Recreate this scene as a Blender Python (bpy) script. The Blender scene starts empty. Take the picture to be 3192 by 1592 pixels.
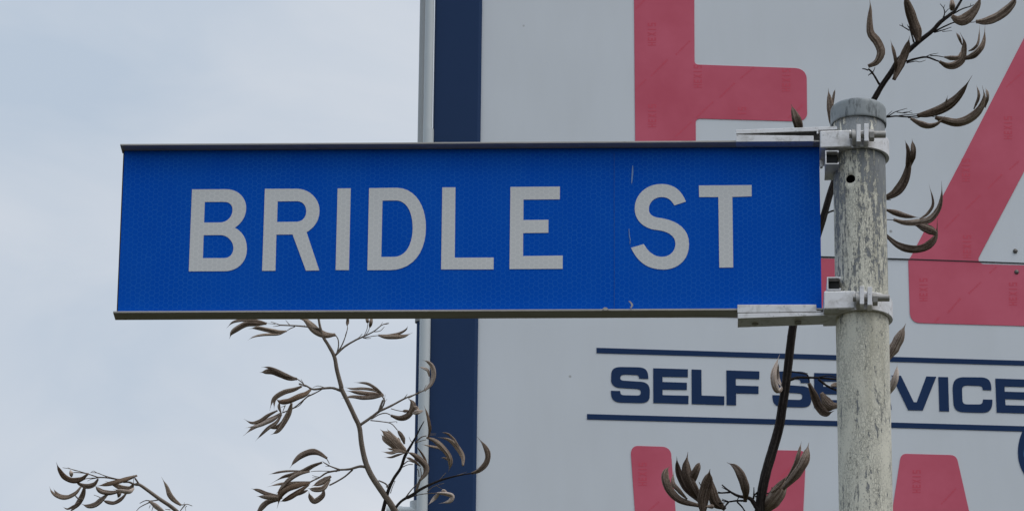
import bpy, bmesh, math, random
from mathutils import Vector, Matrix, geometry, noise as mnoise

random.seed(7)
scene = bpy.context.scene
COL = scene.collection

# ------------------------------------------------------------------ camera
W_PX, H_PX = 3192.0, 1592.0
F_PX = 15200.0
PITCH = math.radians(22.0)
ROLL = 0.0097
CAM = Vector((0.0, 0.0, 1.6))
ROT = Matrix.Rotation(math.pi / 2 + PITCH, 3, 'X') @ Matrix.Rotation(ROLL, 3, 'Z')
cam_data = bpy.data.cameras.new("camera")
cam_data.sensor_width = 36.0
cam_data.lens = 36.0 * F_PX / W_PX
cam_data.clip_start = 0.1
cam_data.clip_end = 3000.0
cam = bpy.data.objects.new("camera", cam_data)
cam.location = CAM
cam.rotation_euler = ROT.to_euler()
COL.objects.link(cam)
scene.camera = cam

# ------------------------------------------------------------------ sky
SUN_EL, SUN_AZ = math.radians(60), math.radians(122)      # azimuth measured clockwise from +Y
world = bpy.data.worlds.new("World")
scene.world = world
world.use_nodes = True
nt = world.node_tree
nt.nodes.clear()
N = nt.nodes.new
out = N('ShaderNodeOutputWorld')
bg = N('ShaderNodeBackground')
sky = N('ShaderNodeTexSky')
sky.sky_type = 'NISHITA'
sky.sun_disc = False
sky.sun_elevation = SUN_EL
sky.sun_rotation = SUN_AZ
mul = N('ShaderNodeVectorMath'); mul.operation = 'SCALE'
mul.inputs['Scale'].default_value = 1.0
nt.links.new(sky.outputs[0], mul.inputs[0])
tc = N('ShaderNodeTexCoord')
mp = N('ShaderNodeMapping'); mp.inputs['Scale'].default_value = (1, 1, 2.2)
mp.inputs['Location'].default_value = (0.35, 0.0, 0.12)
nz = N('ShaderNodeTexNoise'); nz.inputs['Scale'].default_value = 15.0
nz.inputs['Detail'].default_value = 5.0; nz.inputs['Roughness'].default_value = 0.5
nz.inputs['Distortion'].default_value = 0.6
nt.links.new(tc.outputs['Generated'], mp.inputs[0]); nt.links.new(mp.outputs[0], nz.inputs[0])
rp = N('ShaderNodeValToRGB')
rp.color_ramp.elements[0].position = 0.30; rp.color_ramp.elements[0].color = (5.0, 5.85, 6.95, 1)
rp.color_ramp.elements[1].position = 0.90; rp.color_ramp.elements[1].color = (6.95, 7.3, 7.85, 1)
# the cloud thins out a little towards the left (west) side of the sky
sx = N('ShaderNodeSeparateXYZ'); nt.links.new(tc.outputs['Generated'], sx.inputs[0])
wx = N('ShaderNodeMapRange'); wx.inputs['From Min'].default_value = -0.11; wx.inputs['From Max'].default_value = 0.03
wx.inputs['To Min'].default_value = -0.12; wx.inputs['To Max'].default_value = 0.32
nt.links.new(sx.outputs['X'], wx.inputs['Value'])
wa = N('ShaderNodeMath'); wa.operation = 'ADD'
wz = N('ShaderNodeMapRange'); wz.inputs['From Min'].default_value = 0.33; wz.inputs['From Max'].default_value = 0.46
wz.inputs['To Min'].default_value = 0.10; wz.inputs['To Max'].default_value = -0.05
nt.links.new(sx.outputs['Z'], wz.inputs['Value'])
wb = N('ShaderNodeMath'); wb.operation = 'ADD'
nt.links.new(wx.outputs[0], wb.inputs[0]); nt.links.new(wz.outputs[0], wb.inputs[1])
nt.links.new(nz.outputs['Fac'], wa.inputs[0]); nt.links.new(wb.outputs[0], wa.inputs[1])
nt.links.new(wa.outputs[0], rp.inputs[0])
# an overcast dome is brighter overhead than near the horizon
sep = N('ShaderNodeSeparateXYZ'); nt.links.new(tc.outputs['Generated'], sep.inputs[0])
mr = N('ShaderNodeMapRange'); mr.inputs['From Min'].default_value = 0.48; mr.inputs['From Max'].default_value = 1.0
mr.inputs['To Min'].default_value = 1.0; mr.inputs['To Max'].default_value = 1.5
nt.links.new(sep.outputs['Z'], mr.inputs['Value'])
cl = N('ShaderNodeVectorMath'); cl.operation = 'SCALE'
nt.links.new(rp.outputs[0], cl.inputs[0]); nt.links.new(mr.outputs[0], cl.inputs['Scale'])
mx = N('ShaderNodeMix'); mx.data_type = 'RGBA'
mx.inputs['Factor'].default_value = 0.95
nt.links.new(mul.outputs[0], mx.inputs[6]); nt.links.new(cl.outputs[0], mx.inputs[7])
nt.links.new(mx.outputs[2], bg.inputs['Color'])
bg.inputs['Strength'].default_value = 0.1
nt.links.new(bg.outputs[0], out.inputs[0])

# ------------------------------------------------------------------ sun (veiled by cloud)
sun_data = bpy.data.lights.new("sun", 'SUN')
sun_data.energy = 1.15
sun_data.angle = math.radians(35)
sun_data.color = (1.0, 0.97, 0.92)
sun = bpy.data.objects.new("sun", sun_data)
sd = Vector((math.sin(SUN_AZ) * math.cos(SUN_EL), math.cos(SUN_AZ) * math.cos(SUN_EL), math.sin(SUN_EL)))
sun.rotation_euler = sd.to_track_quat('Z', 'Y').to_euler()
sun.location = (3, -3, 12)
COL.objects.link(sun)

scene.view_settings.view_transform = 'Standard'
scene.view_settings.look = 'None'
scene.view_settings.exposure = 0.0
scene.view_settings.gamma = 1.0
scene.render.engine = 'CYCLES'
scene.render.resolution_x = 1024
scene.render.resolution_y = 510

# ------------------------------------------------------------------ measuring helpers
def ray(px, py):
    return (ROT @ Vector(((px - W_PX / 2) / F_PX, -(py - H_PX / 2) / F_PX, -1.0)))

def at(px, py, d):
    return CAM + ray(px, py) * d

class Plane:
    """A vertical plane: u runs along it to the right, n points out of it towards the street."""
    def __init__(self, yaw, d):
        self.u = Vector((math.cos(yaw), math.sin(yaw), 0)); self.n = Vector((math.sin(yaw), -math.cos(yaw), 0))
        self.p = at(W_PX / 2, H_PX / 2, d)
    def hit(self, px, py, off=0.0):
        r = ray(px, py)
        t = (self.p + self.n * off - CAM).dot(self.n) / r.dot(self.n)
        return CAM + r * t
    def uv(self, w):
        return (w - self.p).dot(self.u), w.z
    def pt(self, u, z, off=0.0):
        q = self.p + self.u * u + self.n * off
        return Vector((q.x, q.y, z))

SIGN = Plane(math.radians(-2.2), 5.7)
WALL = Plane(math.radians(3.35), 22.0)

def crop(ox, oy, s):
    return lambda x, y: (ox + x / s, oy + y / s)
NAT = lambda x, y: (x, y)

# ------------------------------------------------------------------ object helpers
def link(o, parent=None):
    COL.objects.link(o)
    if parent is not None:
        o.parent = parent
        if parent.type == 'EMPTY':
            o.matrix_parent_inverse = Matrix.Translation(-parent.location)
    return o

def mesh_obj(name, verts, faces, mat, parent=None, smooth=False):
    me = bpy.data.meshes.new(name)
    me.from_pydata([tuple(v) for v in verts], [], faces)
    me.validate(); me.update()
    bm = bmesh.new(); bm.from_mesh(me)
    bmesh.ops.recalc_face_normals(bm, faces=bm.faces)
    bm.to_mesh(me); bm.free()
    for p in me.polygons: p.use_smooth = bool(smooth)
    me.materials.append(mat)
    return link(bpy.data.objects.new(name, me), parent)

def bm_obj(name, bm, mat, parent=None, smooth=False):
    bmesh.ops.recalc_face_normals(bm, faces=bm.faces)
    me = bpy.data.meshes.new(name); bm.to_mesh(me); bm.free()
    for p in me.polygons: p.use_smooth = bool(smooth)
    me.materials.append(mat)
    return link(bpy.data.objects.new(name, me), parent)

def thing(name, label, cat, loc, group=None):
    o = bpy.data.objects.new(name, None)
    o.empty_display_size = 0.1
    COL.objects.link(o)
    o.location = loc
    o['label'] = label; o['category'] = cat
    if group: o['group'] = group
    return o

def bevel(o, w, seg=2):
    m = o.modifiers.new("bevel", 'BEVEL'); m.width = w; m.segments = seg; m.limit_method = 'ANGLE'
    m.angle_limit = math.radians(35)
    return o

def prism_data(front, vec):
    k = len(front)
    v = list(front) + [p + vec for p in front]
    f = [tuple(range(k)), tuple(range(2 * k - 1, k - 1, -1))]
    f += [(i, (i + 1) % k, (i + 1) % k + k, i + k) for i in range(k)]
    return v, f

def prism(name, pts, plane, off, depth, mat, parent, T=NAT, bev=0.0):
    """Outline seen in front, set on a plane, with real depth behind it."""
    front = [plane.hit(*T(x, y), off) for x, y in pts]
    v, f = prism_data(front, -plane.n * depth)
    o = mesh_obj(name, v, f, mat, parent)
    if bev: bevel(o, bev)
    return o

# outline strings: M x y, L x y, C x1 y1 x2 y2 x y, Z
def parse(s, seg=10):
    tok = s.split(); i = 0; loops = []; cur = []
    cmd = None
    while i < len(tok):
        if tok[i] in 'MLCZ':
            cmd = tok[i]; i += 1
            if cmd == 'Z':
                loops.append(cur); cur = []
                continue
        if cmd in 'ML':
            cur.append((float(tok[i]), float(tok[i + 1]))); i += 2
            if cmd == 'M': cmd = 'L'
        elif cmd == 'C':
            p0 = cur[-1]
            a = [float(t) for t in tok[i:i + 6]]; i += 6
            for k in range(1, seg + 1):
                t = k / seg; q = 1 - t
                cur.append((q**3 * p0[0] + 3 * q * q * t * a[0] + 3 * q * t * t * a[2] + t**3 * a[4],
                            q**3 * p0[1] + 3 * q * q * t * a[1] + 3 * q * t * t * a[3] + t**3 * a[5]))
    out = []
    for l in loops:
        if len(l) > 2 and abs(l[0][0] - l[-1][0]) + abs(l[0][1] - l[-1][1]) < 1e-3: l = l[:-1]
        out.append(l)
    return out

def plate(name, s, plane, off, thick, mat, parent, T=NAT):
    """Flat lettering: one outline with holes, cut from sheet of real thickness."""
    loops = [[plane.hit(*T(x, y), off) for x, y in l] for l in (parse(s) if isinstance(s, str) else s)]
    loops2 = [[Vector(((p - plane.p).dot(plane.u), p.z, 0)) for p in l] for l in loops]
    tris = geometry.tessellate_polygon(loops2)
    flat = [p for l in loops for p in l]
    n = len(flat)
    v = flat + [p - plane.n * thick for p in flat]
    f = [tuple(t) for t in tris] + [(t[2] + n, t[1] + n, t[0] + n) for t in tris]
    b = 0
    for l in loops:
        k = len(l)
        f += [(b + i, b + (i + 1) % k, b + (i + 1) % k + n, b + i + n) for i in range(k)]
        b += k
    return mesh_obj(name, v, f, mat, parent)

def plates(name, polys, plane, off, thick, mat, parent, T=NAT):
    V, Fc = [], []
    for pts in polys:
        front = [plane.hit(*T(x, y), off) for x, y in pts]
        v, f = prism_data(front, -plane.n * thick)
        b = len(V); V += v; Fc += [tuple(i + b for i in q) for q in f]
    return mesh_obj(name, V, Fc, mat, parent)

def cyl_data(a, b, ra, rb, seg=32, caps=True):
    ax = (b - a).normalized()
    s = ax.orthogonal().normalized(); t = ax.cross(s)
    v = []
    for c, r in ((a, ra), (b, rb)):
        v += [c + (s * math.cos(2 * math.pi * i / seg) + t * math.sin(2 * math.pi * i / seg)) * r for i in range(seg)]
    f = [(i, (i + 1) % seg, (i + 1) % seg + seg, i + seg) for i in range(seg)]
    if caps:                                  # caps on rims of their own, so the side keeps level normals
        v += v[:2 * seg]
        f += [tuple(range(2 * seg, 3 * seg)), tuple(range(4 * seg - 1, 3 * seg - 1, -1))]
    return v, f

def cylinder(name, a, b, r, mat, parent, seg=32, rb=None, smooth=True):
    v, f = cyl_data(a, b, r, r if rb is None else rb, seg)
    o = mesh_obj(name, v, f, mat, parent)
    if smooth:
        for p in o.data.polygons:
            p.use_smooth = len(p.vertices) == 4
    return o

# ------------------------------------------------------------------ materials
def material(name, col=(0.5, 0.5, 0.5), rough=0.6, metal=0.0, spec=0.5):
    m = bpy.data.materials.new(name); m.use_nodes = True
    b = m.node_tree.nodes['Principled BSDF']
    b.inputs['Base Color'].default_value = (*col, 1)
    b.inputs['Roughness'].default_value = rough
    b.inputs['Metallic'].default_value = metal
    b.inputs['Specular IOR Level'].default_value = spec
    return m, m.node_tree, b

def node(t, typ, **kw):
    n = t.nodes.new(typ)
    for k, v in kw.items():
        if k in ('operation', 'data_type', 'noise_dimensions', 'feature', 'blend_type', 'wave_type', 'bands_direction', 'clamp', 'interpolation_type'):
            setattr(n, k, v)
        else:
            n.inputs[k].default_value = v
    return n

def mth(t, op, a, b=None, c=None):
    n = t.nodes.new('ShaderNodeMath'); n.operation = op
    for i, x in enumerate((a, b, c)):
        if x is None: continue
        if isinstance(x, (int, float)): n.inputs[i].default_value = x
        else: t.links.new(x, n.inputs[i])
    return n.outputs[0]

def ramp(t, fac, stops):
    r = t.nodes.new('ShaderNodeValToRGB')
    e = r.color_ramp.elements
    while len(e) < len(stops): e.new(0.5)
    for q, (p, c) in zip(e, stops):
        q.position = p; q.color = (*c, 1) if len(c) == 3 else c
    t.links.new(fac, r.inputs[0])
    return r.outputs[0]

def mixc(t, fac, a, b, mode='MIX'):
    n = t.nodes.new('ShaderNodeMix'); n.data_type = 'RGBA'; n.blend_type = mode
    for i, x in ((0, fac), (6, a), (7, b)):
        if isinstance(x, (int, float)): n.inputs[i].default_value = x
        elif isinstance(x, tuple): n.inputs[i].default_value = (*x, 1) if len(x) == 3 else x
        else: t.links.new(x, n.inputs[i])
    return n.outputs[2]

def coords(t, scale=(1, 1, 1)):
    tc = t.nodes.new('ShaderNodeTexCoord'); mp = t.nodes.new('ShaderNodeMapping')
    mp.inputs['Scale'].default_value = scale
    t.links.new(tc.outputs['Object'], mp.inputs[0])
    return mp.outputs[0]

def tnoise(t, vec, scale, detail=3.0, rough=0.55, dist=0.0):
    n = t.nodes.new('ShaderNodeTexNoise')
    n.inputs['Scale'].default_value = scale; n.inputs['Detail'].default_value = detail
    n.inputs['Roughness'].default_value = rough; n.inputs['Distortion'].default_value = dist
    t.links.new(vec, n.inputs['Vector'])
    return n.outputs['Fac']

def bump(t, b, h, strength=0.3, dist=0.001):
    n = t.nodes.new('ShaderNodeBump'); n.inputs['Strength'].default_value = strength; n.inputs['Distance'].default_value = dist
    t.links.new(h, n.inputs['Height']); t.links.new(n.outputs[0], b.inputs['Normal'])

def hexgrid(t, size, wobble):
    """0 in a cell's middle, 1 on the welded net between cells (retroreflective sheeting)."""
    tc = t.nodes.new('ShaderNodeTexCoord')
    sp = t.nodes.new('ShaderNodeSeparateXYZ'); t.links.new(tc.outputs['Object'], sp.inputs[0])
    wn = t.nodes.new('ShaderNodeTexNoise'); wn.inputs['Scale'].default_value = 120; wn.inputs['Detail'].default_value = 1
    t.links.new(tc.outputs['Object'], wn.inputs['Vector'])
    ws = t.nodes.new('ShaderNodeSeparateXYZ'); t.links.new(wn.outputs['Color'], ws.inputs[0])
    x = mth(t, 'MULTIPLY', sp.outputs['X'], 1.0 / size)
    z = mth(t, 'MULTIPLY', sp.outputs['Z'], 1.0 / size)
    x = mth(t, 'ADD', mth(t, 'MULTIPLY_ADD', ws.outputs['X'], wobble, x), 2000.0)
    z = mth(t, 'ADD', mth(t, 'MULTIPLY_ADD', ws.outputs['Y'], wobble, z), 2000.0)
    r = 1.7320508
    def local(ox, oz):
        gx = mth(t, 'SUBTRACT', mth(t, 'MODULO', mth(t, 'ADD', x, ox), r), r / 2)
        gz = mth(t, 'SUBTRACT', mth(t, 'MODULO', mth(t, 'ADD', z, oz), 1.0), 0.5)
        ax = mth(t, 'ABSOLUTE', gx); az = mth(t, 'ABSOLUTE', gz)
        return mth(t, 'MAXIMUM', az, mth(t, 'ADD', mth(t, 'MULTIPLY', ax, 0.8660254), mth(t, 'MULTIPLY', az, 0.5)))
    d = mth(t, 'MINIMUM', local(0, 0), local(r / 2, 0.5))
    mr = t.nodes.new('ShaderNodeMapRange'); mr.inputs['From Min'].default_value = 0.38; mr.inputs['From Max'].default_value = 0.48
    t.links.new(d, mr.inputs['Value'])
    return mr.outputs[0], tc.outputs['Object']

# blue sheeting
M_BLUE, t, b = material('blue_sheeting', rough=0.32, spec=0.035)
h, oc = hexgrid(t, 0.0064, 0.75)
nn = tnoise(t, oc, 9, 3)
patch = tnoise(t, oc, 35, 2)
c0 = mixc(t, nn, (0.0, 0.076, 0.49), (0.0, 0.092, 0.55))
c0 = mixc(t, mth(t, 'MULTIPLY', ramp(t, tnoise(t, coords(t, (1, 1, 0.22)), 26, 4, 0.6), [(0.42, (0, 0, 0)), (0.72, (1, 1, 1))]), 0.10), c0, (0.02, 0.17, 0.56))
c1 = mixc(t, mth(t, 'MULTIPLY', h, mth(t, 'MULTIPLY_ADD', patch, 0.34, 0.08)), c0, (0.03, 0.20, 0.62))
t.links.new(c1, b.inputs['Base Color']); b.inputs['Roughness'].default_value = 0.5
# silver white sheeting of the legend
M_LETTER, t, b = material('white_sheeting', rough=0.5, spec=0.4)
h, oc = hexgrid(t, 0.0064, 0.75)
nn = tnoise(t, oc, 14, 3)
c0 = mixc(t, nn, (0.59, 0.60, 0.60), (0.66, 0.665, 0.665))
c1 = mixc(t, mth(t, 'MULTIPLY', h, 0.75), c0, (0.72, 0.72, 0.71))
t.links.new(c1, b.inputs['Base Color'])

def metal_mat(name, c_lo, c_hi, rough, metal, sc=(1, 1, 1), dirt=(0.12, 0.11, 0.09), amount=0.5):
    m, t, b = material(name, rough=rough, metal=metal)
    v = coords(t, sc)
    a = tnoise(t, v, 40, 4, 0.6)
    c = mixc(t, a, c_lo, c_hi)
    d = tnoise(t, v, 160, 3, 0.6)
    dm = ramp(t, d, [(0.60, (0, 0, 0)), (0.72, (1, 1, 1))])
    c = mixc(t, mth(t, 'MULTIPLY', dm, amount), c, dirt)
    ox = ramp(t, tnoise(t, v, 75, 5, 0.65, 0.5), [(0.50, (0, 0, 0)), (0.66, (1, 1, 1))])
    c = mixc(t, mth(t, 'MULTIPLY', ox, amount * 0.55), c, (0.30, 0.29, 0.26))
    t.links.new(c, b.inputs['Base Color'])
    t.links.new(mth(t, 'MULTIPLY_ADD', ox, 0.22, rough), b.inputs['Roughness'])
    bump(t, b, d, 0.15, 0.0005)
    return m
M_ALU = metal_mat('cast_aluminium', (0.60, 0.59, 0.59), (0.78, 0.77, 0.77), 0.42, 0.62)
M_RAIL = metal_mat('extruded_aluminium', (0.36, 0.34, 0.32), (0.46, 0.44, 0.41), 0.5, 0.2, (0.2, 1, 1), amount=0.4)
M_STEEL = metal_mat('zinc_steel', (0.33, 0.32, 0.30), (0.48, 0.46, 0.44), 0.5, 0.5, dirt=(0.16, 0.08, 0.05), amount=0.5)
M_SHEET = metal_mat('dull_sheet', (0.22, 0.23, 0.24), (0.30, 0.31, 0.32), 0.5, 0.3)

# weathered cap
M_CAP, t, b = material('galvanised_cap', rough=0.6, metal=0.1)
v = coords(t, (1, 1, 0.28)); v2 = coords(t)
a = tnoise(t, v, 130, 4, 0.65); s = tnoise(t, v2, 60, 4)
c = mixc(t, s, (0.18, 0.205, 0.22), (0.34, 0.365, 0.375))
c = mixc(t, ramp(t, a, [(0.52, (0, 0, 0)), (0.64, (0.85, 0.85, 0.85))]), c, (0.085, 0.098, 0.105))
a2 = tnoise(t, v2, 38, 3)
c = mixc(t, ramp(t, a2, [(0.60, (0, 0, 0)), (0.75, (0.5, 0.5, 0.5))]), c, (0.30, 0.30, 0.22))
t.links.new(c, b.inputs['Base Color'])

# pole: old cream paint cracking and flaking off grey galvanising
M_POLE, t, b = material('flaking_paint', rough=0.72, metal=0.0, spec=0.35)
tc_ = t.nodes.new('ShaderNodeTexCoord')
sp = t.nodes.new('ShaderNodeSeparateXYZ'); t.links.new(tc_.outputs['Object'], sp.inputs[0])
z = sp.outputs['Z']
zt, zb = SIGN.hit(2680, 330).z, SIGN.hit(2690, 1050).z
hi = node(t, 'ShaderNodeMapRange'); hi.inputs['From Min'].default_value = zb; hi.inputs['From Max'].default_value = zt
t.links.new(z, hi.inputs['Value']); hi = hi.outputs[0]
vs = coords(t, (1, 1, 0.16)); vm = coords(t, (1, 1, 0.45)); vo = coords(t)
streak = tnoise(t, coords(t, (1, 1, 0.10)), 210, 4, 0.65, 0.1)
flake = tnoise(t, vm, 230, 7, 0.8)
broad = tnoise(t, coords(t, (1, 1, 0.28)), 34, 3)
flake2 = tnoise(t, vo, 420, 3, 0.7)
score = mth(t, 'ADD', mth(t, 'ADD', mth(t, 'MULTIPLY', streak, 0.34), mth(t, 'MULTIPLY', flake, 0.44)), mth(t, 'MULTIPLY', broad, 0.22))
score = mth(t, 'MULTIPLY_ADD', hi, 0.118, score)
bare = node(t, 'ShaderNodeMapRange'); bare.inputs['From Min'].default_value = 0.553; bare.inputs['From Max'].default_value = 0.572
t.links.new(score, bare.inputs['Value']); bare = bare.outputs[0]
def cracks(vec, sc, w0, w1):
    vo_ = t.nodes.new('ShaderNodeTexVoronoi'); vo_.feature = 'DISTANCE_TO_EDGE'; vo_.inputs['Scale'].default_value = sc
    t.links.new(vec, vo_.inputs['Vector'])
    m_ = node(t, 'ShaderNodeMapRange'); m_.inputs['From Min'].default_value = w0; m_.inputs['From Max'].default_value = w1
    m_.inputs['To Min'].default_value = 1.0; m_.inputs['To Max'].default_value = 0.0
    t.links.new(vo_.outputs['Distance'], m_.inputs['Value'])
    return m_.outputs[0]
dn = t.nodes.new('ShaderNodeVectorMath'); dn.operation = 'MULTIPLY_ADD'
wob = t.nodes.new('ShaderNodeTexNoise'); wob.inputs['Scale'].default_value = 300
t.links.new(vo, wob.inputs['Vector']); t.links.new(wob.outputs['Color'], dn.inputs[0]); dn.inputs[1].default_value = (0.003, 0.003, 0.003)
t.links.new(coords(t, (1, 1, 0.4)), dn.inputs[2])
ck = mth(t, 'MAXIMUM', cracks(dn.outputs[0], 400, 0.02, 0.11), mth(t, 'MULTIPLY', cracks(dn.outputs[0], 140, 0.008, 0.035), 0.7))
ckm = mth(t, 'MULTIPLY', ck, ramp(t, tnoise(t, vm, 45, 2), [(0.34, (0.15, 0.15, 0.15)), (0.58, (1, 1, 1))]))
paint = mixc(t, tnoise(t, vs, 40, 3), (0.66, 0.635, 0.535), (0.82, 0.795, 0.68))
paint = mixc(t, mth(t, 'MULTIPLY', ramp(t, tnoise(t, vs, 22, 3), [(0.52, (0, 0, 0)), (0.70, (1, 1, 1))]), 0.55), paint
, (0.33, 0.30, 0.20))
paint = mixc(t, mth(t, 'MULTIPLY', ckm, 0.44), paint, (0.14, 0.145, 0.135))
zinc = mixc(t, tnoise(t, vs, 120, 3), (0.13, 0.14, 0.15), (0.33, 0.345, 0.355))
paint = mixc(t, ramp(t, flake2, [(0.60, (0, 0, 0)), (0.68, (0.7, 0.7, 0.7))]), paint, (0.20, 0.215, 0.23))
pc = mixc(t, bare, paint, zinc)
gr = ramp(t, tnoise(t, coords(t, (1, 1, 0.35)), 60, 5, 0.7), [(0.56, (0, 0, 0)), (0.70, (1, 1, 1))])
pc = mixc(t, mth(t, 'MULTIPLY', gr, mth(t, 'MULTIPLY_ADD', hi, 0.60, 0.12)), pc, (0.075, 0.070, 0.055))
t.links.new(pc, b.inputs['Base Color'])
hgt = mth(t, 'SUBTRACT', mth(t, 'SUBTRACT', 1.0, bare), mth(t, 'MULTIPLY', ckm, 0.6))
bump(t, b, hgt, 0.8, 0.0008)

M_HOLE, _, _ = material('hole_dark', (0.008, 0.008, 0.008), 0.9)

# building
M_WALL, t, b = material('white_panel', rough=0.45, spec=0.35)
v = coords(t); a = tnoise(t, v, 0.9, 4, 0.55); a2 = tnoise(t, coords(t, (1, 1, 0.25)), 6, 3)
c = mixc(t, a, (0.645, 0.685, 0.73), (0.70, 0.735, 0.78))
c = mixc(t, mth(t, 'MULTIPLY', ramp(t, a2, [(0.40, (0, 0, 0)), (0.75, (1, 1, 1))]), 0.22), c, (0.56, 0.58, 0.60))
vv = t.nodes.new('ShaderNodeTexVoronoi'); vv.inputs['Scale'].default_value = 3.2; t.links.new(v, vv.inputs['Vector'])
sm = node(t, 'ShaderNodeMapRange'); sm.inputs['From Min'].default_value = 0.012; sm.inputs['From Max'].default_value = 0.03
sm.inputs['To Min'].default_value = 1.0; sm.inputs['To Max'].default_value = 0.0
t.links.new(vv.outputs['Distance'], sm.inputs['Value'])
c = mixc(t, mth(t, 'MULTIPLY', sm.outputs[0], 0.75), c, (0.20, 0.19, 0.17))
bump(t, b, tnoise(t, v, 1.3, 1), 0.25, 0.05)
t.links.new(c, b.inputs['Base Color'])

M_RED, t, b = material('faded_red_vinyl', rough=0.5, spec=0.2)
v = coords(t); a = tnoise(t, v, 2.6, 4, 0.6)
c = mixc(t, ramp(t, a, [(0.35, (0, 0, 0)), (0.65, (1, 1, 1))]), (0.56, 0.092, 0.145), (0.63, 0.125, 0.19))
t.links.new(c, b.inputs['Base Color'])
M_FILM, _, _ = material('film_print', (0.61, 0.083, 0.130), 0.5, 0, 0.2)
M_FILM2, _, _ = material('film_print_faint', (0.61, 0.088, 0.138), 0.5, 0, 0.2)
M_NAVY, t, b = material('navy_vinyl', rough=0.5, spec=0.08)
a = tnoise(t, coords(t), 3, 3)
t.links.new(mixc(t, a, (0.012, 0.034, 0.100), (0.018, 0.044, 0.120)), b.inputs['Base Color'])
M_FLASH, t, b = material('navy_flashing', rough=0.45, spec=0.1)
a = tnoise(t, coords(t, (1, 1, 0.3)), 3, 4)
t.links.new(mixc(t, a, (0.014, 0.037, 0.100), (0.021, 0.050, 0.130)), b.inputs['Base Color'])
M_BADGE, _, _ = material('badge_blue', (0.10, 0.34, 0.62), 0.4)
M_PIPE, t, b = material('white_pvc', rough=0.4)
a = tnoise(t, coords(t, (1, 1, 0.3)), 8, 4)
t.links.new(mixc(t, a, (0.50, 0.54, 0.56), (0.60, 0.64, 0.66)), b.inputs['Base Color'])
M_GREY, _, _ = material('grey_pvc', (0.42, 0.44, 0.45), 0.5)
M_DARK, _, _ = material('sealant_and_shade', (0.02, 0.022, 0.025), 0.8)  # joint sealant, also the painted shade inside the clamp channels
M_ROOF, _, _ = material('roof_sheet', (0.35, 0.37, 0.38), 0.5)
M_JAW_SHADE, _, _ = material('jaw_gap_shade', (0.035, 0.032, 0.028), 0.9)  # colour of the shade painted between the upper clamp's jaws
M_HOLE_SHADE, _, _ = material('hole_shade_disc', (0.27, 0.26, 0.24), 0.8)  # holes' dark put into the colour of two flat discs
M_SCREW, _, _ = material('screw_head', (0.13, 0.12, 0.11), 0.5, 0.3)
M_SCRATCH, _, _ = material('scuffed_sheeting', (0.16, 0.29, 0.54), 0.7)
M_SEAM, _, _ = material('sheeting_seam', (0.01, 0.08, 0.33), 0.5)

def organic(name, dark, mid, pale, rough=0.85, sc=1.0):
    """dry plant skin: fibres run along each pod or stem (its own grain coordinates)"""
    m, t, b = material(name, rough=rough, spec=0.2)
    at_ = t.nodes.new('ShaderNodeAttribute'); at_.attribute_name = 'grain'
    gm = t.nodes.new('ShaderNodeMapping'); gm.inputs['Scale'].default_value = (3.2, 3.2, 1.0)
    t.links.new(at_.outputs['Vector'], gm.inputs[0]); g = gm.outputs[0]
    v = coords(t)
    fib = tnoise(t, g, 1.6, 4, 0.6, 0.2); fine = tnoise(t, v, 420 * sc, 3, 0.7); big = tnoise(t, g, 0.45, 2)
    f = mth(t, 'ADD', mth(t, 'ADD', mth(t, 'MULTIPLY', fib, 0.48), mth(t, 'MULTIPLY', fine, 0.24)), mth(t, 'MULTIPLY', big, 0.28))
    t.links.new(ramp(t, f, [(0.40, dark), (0.50, mid), (0.61, pale)]), b.inputs['Base Color'])
    bump(t, b, mth(t, 'ADD', fib, mth(t, 'MULTIPLY', fine, 0.5)), 0.4, 0.0012)
    return m
M_POD = organic('dry_pod', (0.075, 0.050, 0.036), (0.225, 0.165, 0.128), (0.48, 0.40, 0.335))
M_POD_FAR = organic('sunbleached_pod', (0.085, 0.056, 0.039), (0.28, 0.21, 0.16), (0.60, 0.49, 0.40))
M_POD_WARM = organic('russet_pod', (0.06, 0.034, 0.022), (0.17, 0.108, 0.072), (0.38, 0.28, 0.20))
M_POD_DARK = organic('dark_pod', (0.035, 0.022, 0.015), (0.110, 0.077, 0.056), (0.28, 0.22, 0.18))
M_POD_PALE = organic('bleached_pod', (0.28, 0.20, 0.155), (0.52, 0.42, 0.355), (0.74, 0.66, 0.60))
M_STEM = organic('dry_stem', (0.12, 0.093, 0.074), (0.225, 0.18, 0.145), (0.35, 0.295, 0.25), sc=0.7)
M_STEM_DARK = organic('blackened_stem', (0.011, 0.008, 0.007), (0.027, 0.021, 0.019), (0.085, 0.070, 0.063), sc=0.7)
M_LEAF, t, b = material('flax_leaf', rough=0.5)
t.links.new(mixc(t, tnoise(t, coords(t), 3, 3), (0.03, 0.06, 0.018), (0.07, 0.11, 0.03)), b.inputs['Base Color'])
M_GROUND, t, b = material('rough_grass', rough=0.95, spec=0.1)
v = coords(t); a = tnoise(t, v, 0.6, 5, 0.6); a2 = tnoise(t, v, 18, 4, 0.7)
c = mixc(t, a, (0.048, 0.044, 0.024), (0.080, 0.072, 0.045)); c = mixc(t, mth(t, 'MULTIPLY', a2, 0.5), c, (0.035, 0.038, 0.016))
t.links.new(c, b.inputs['Base Color']); bump(t, b, a2, 0.6, 0.03)

# ================================================================== setting
me = bpy.data.meshes.new('ground')
bm = bmesh.new(); bmesh.ops.create_grid(bm, x_segments=40, y_segments=40, size=600)
bm.to_mesh(me); bm.free(); me.materials.append(M_GROUND)
g = bpy.data.objects.new('ground', me); COL.objects.link(g); g['kind'] = 'structure'

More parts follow.
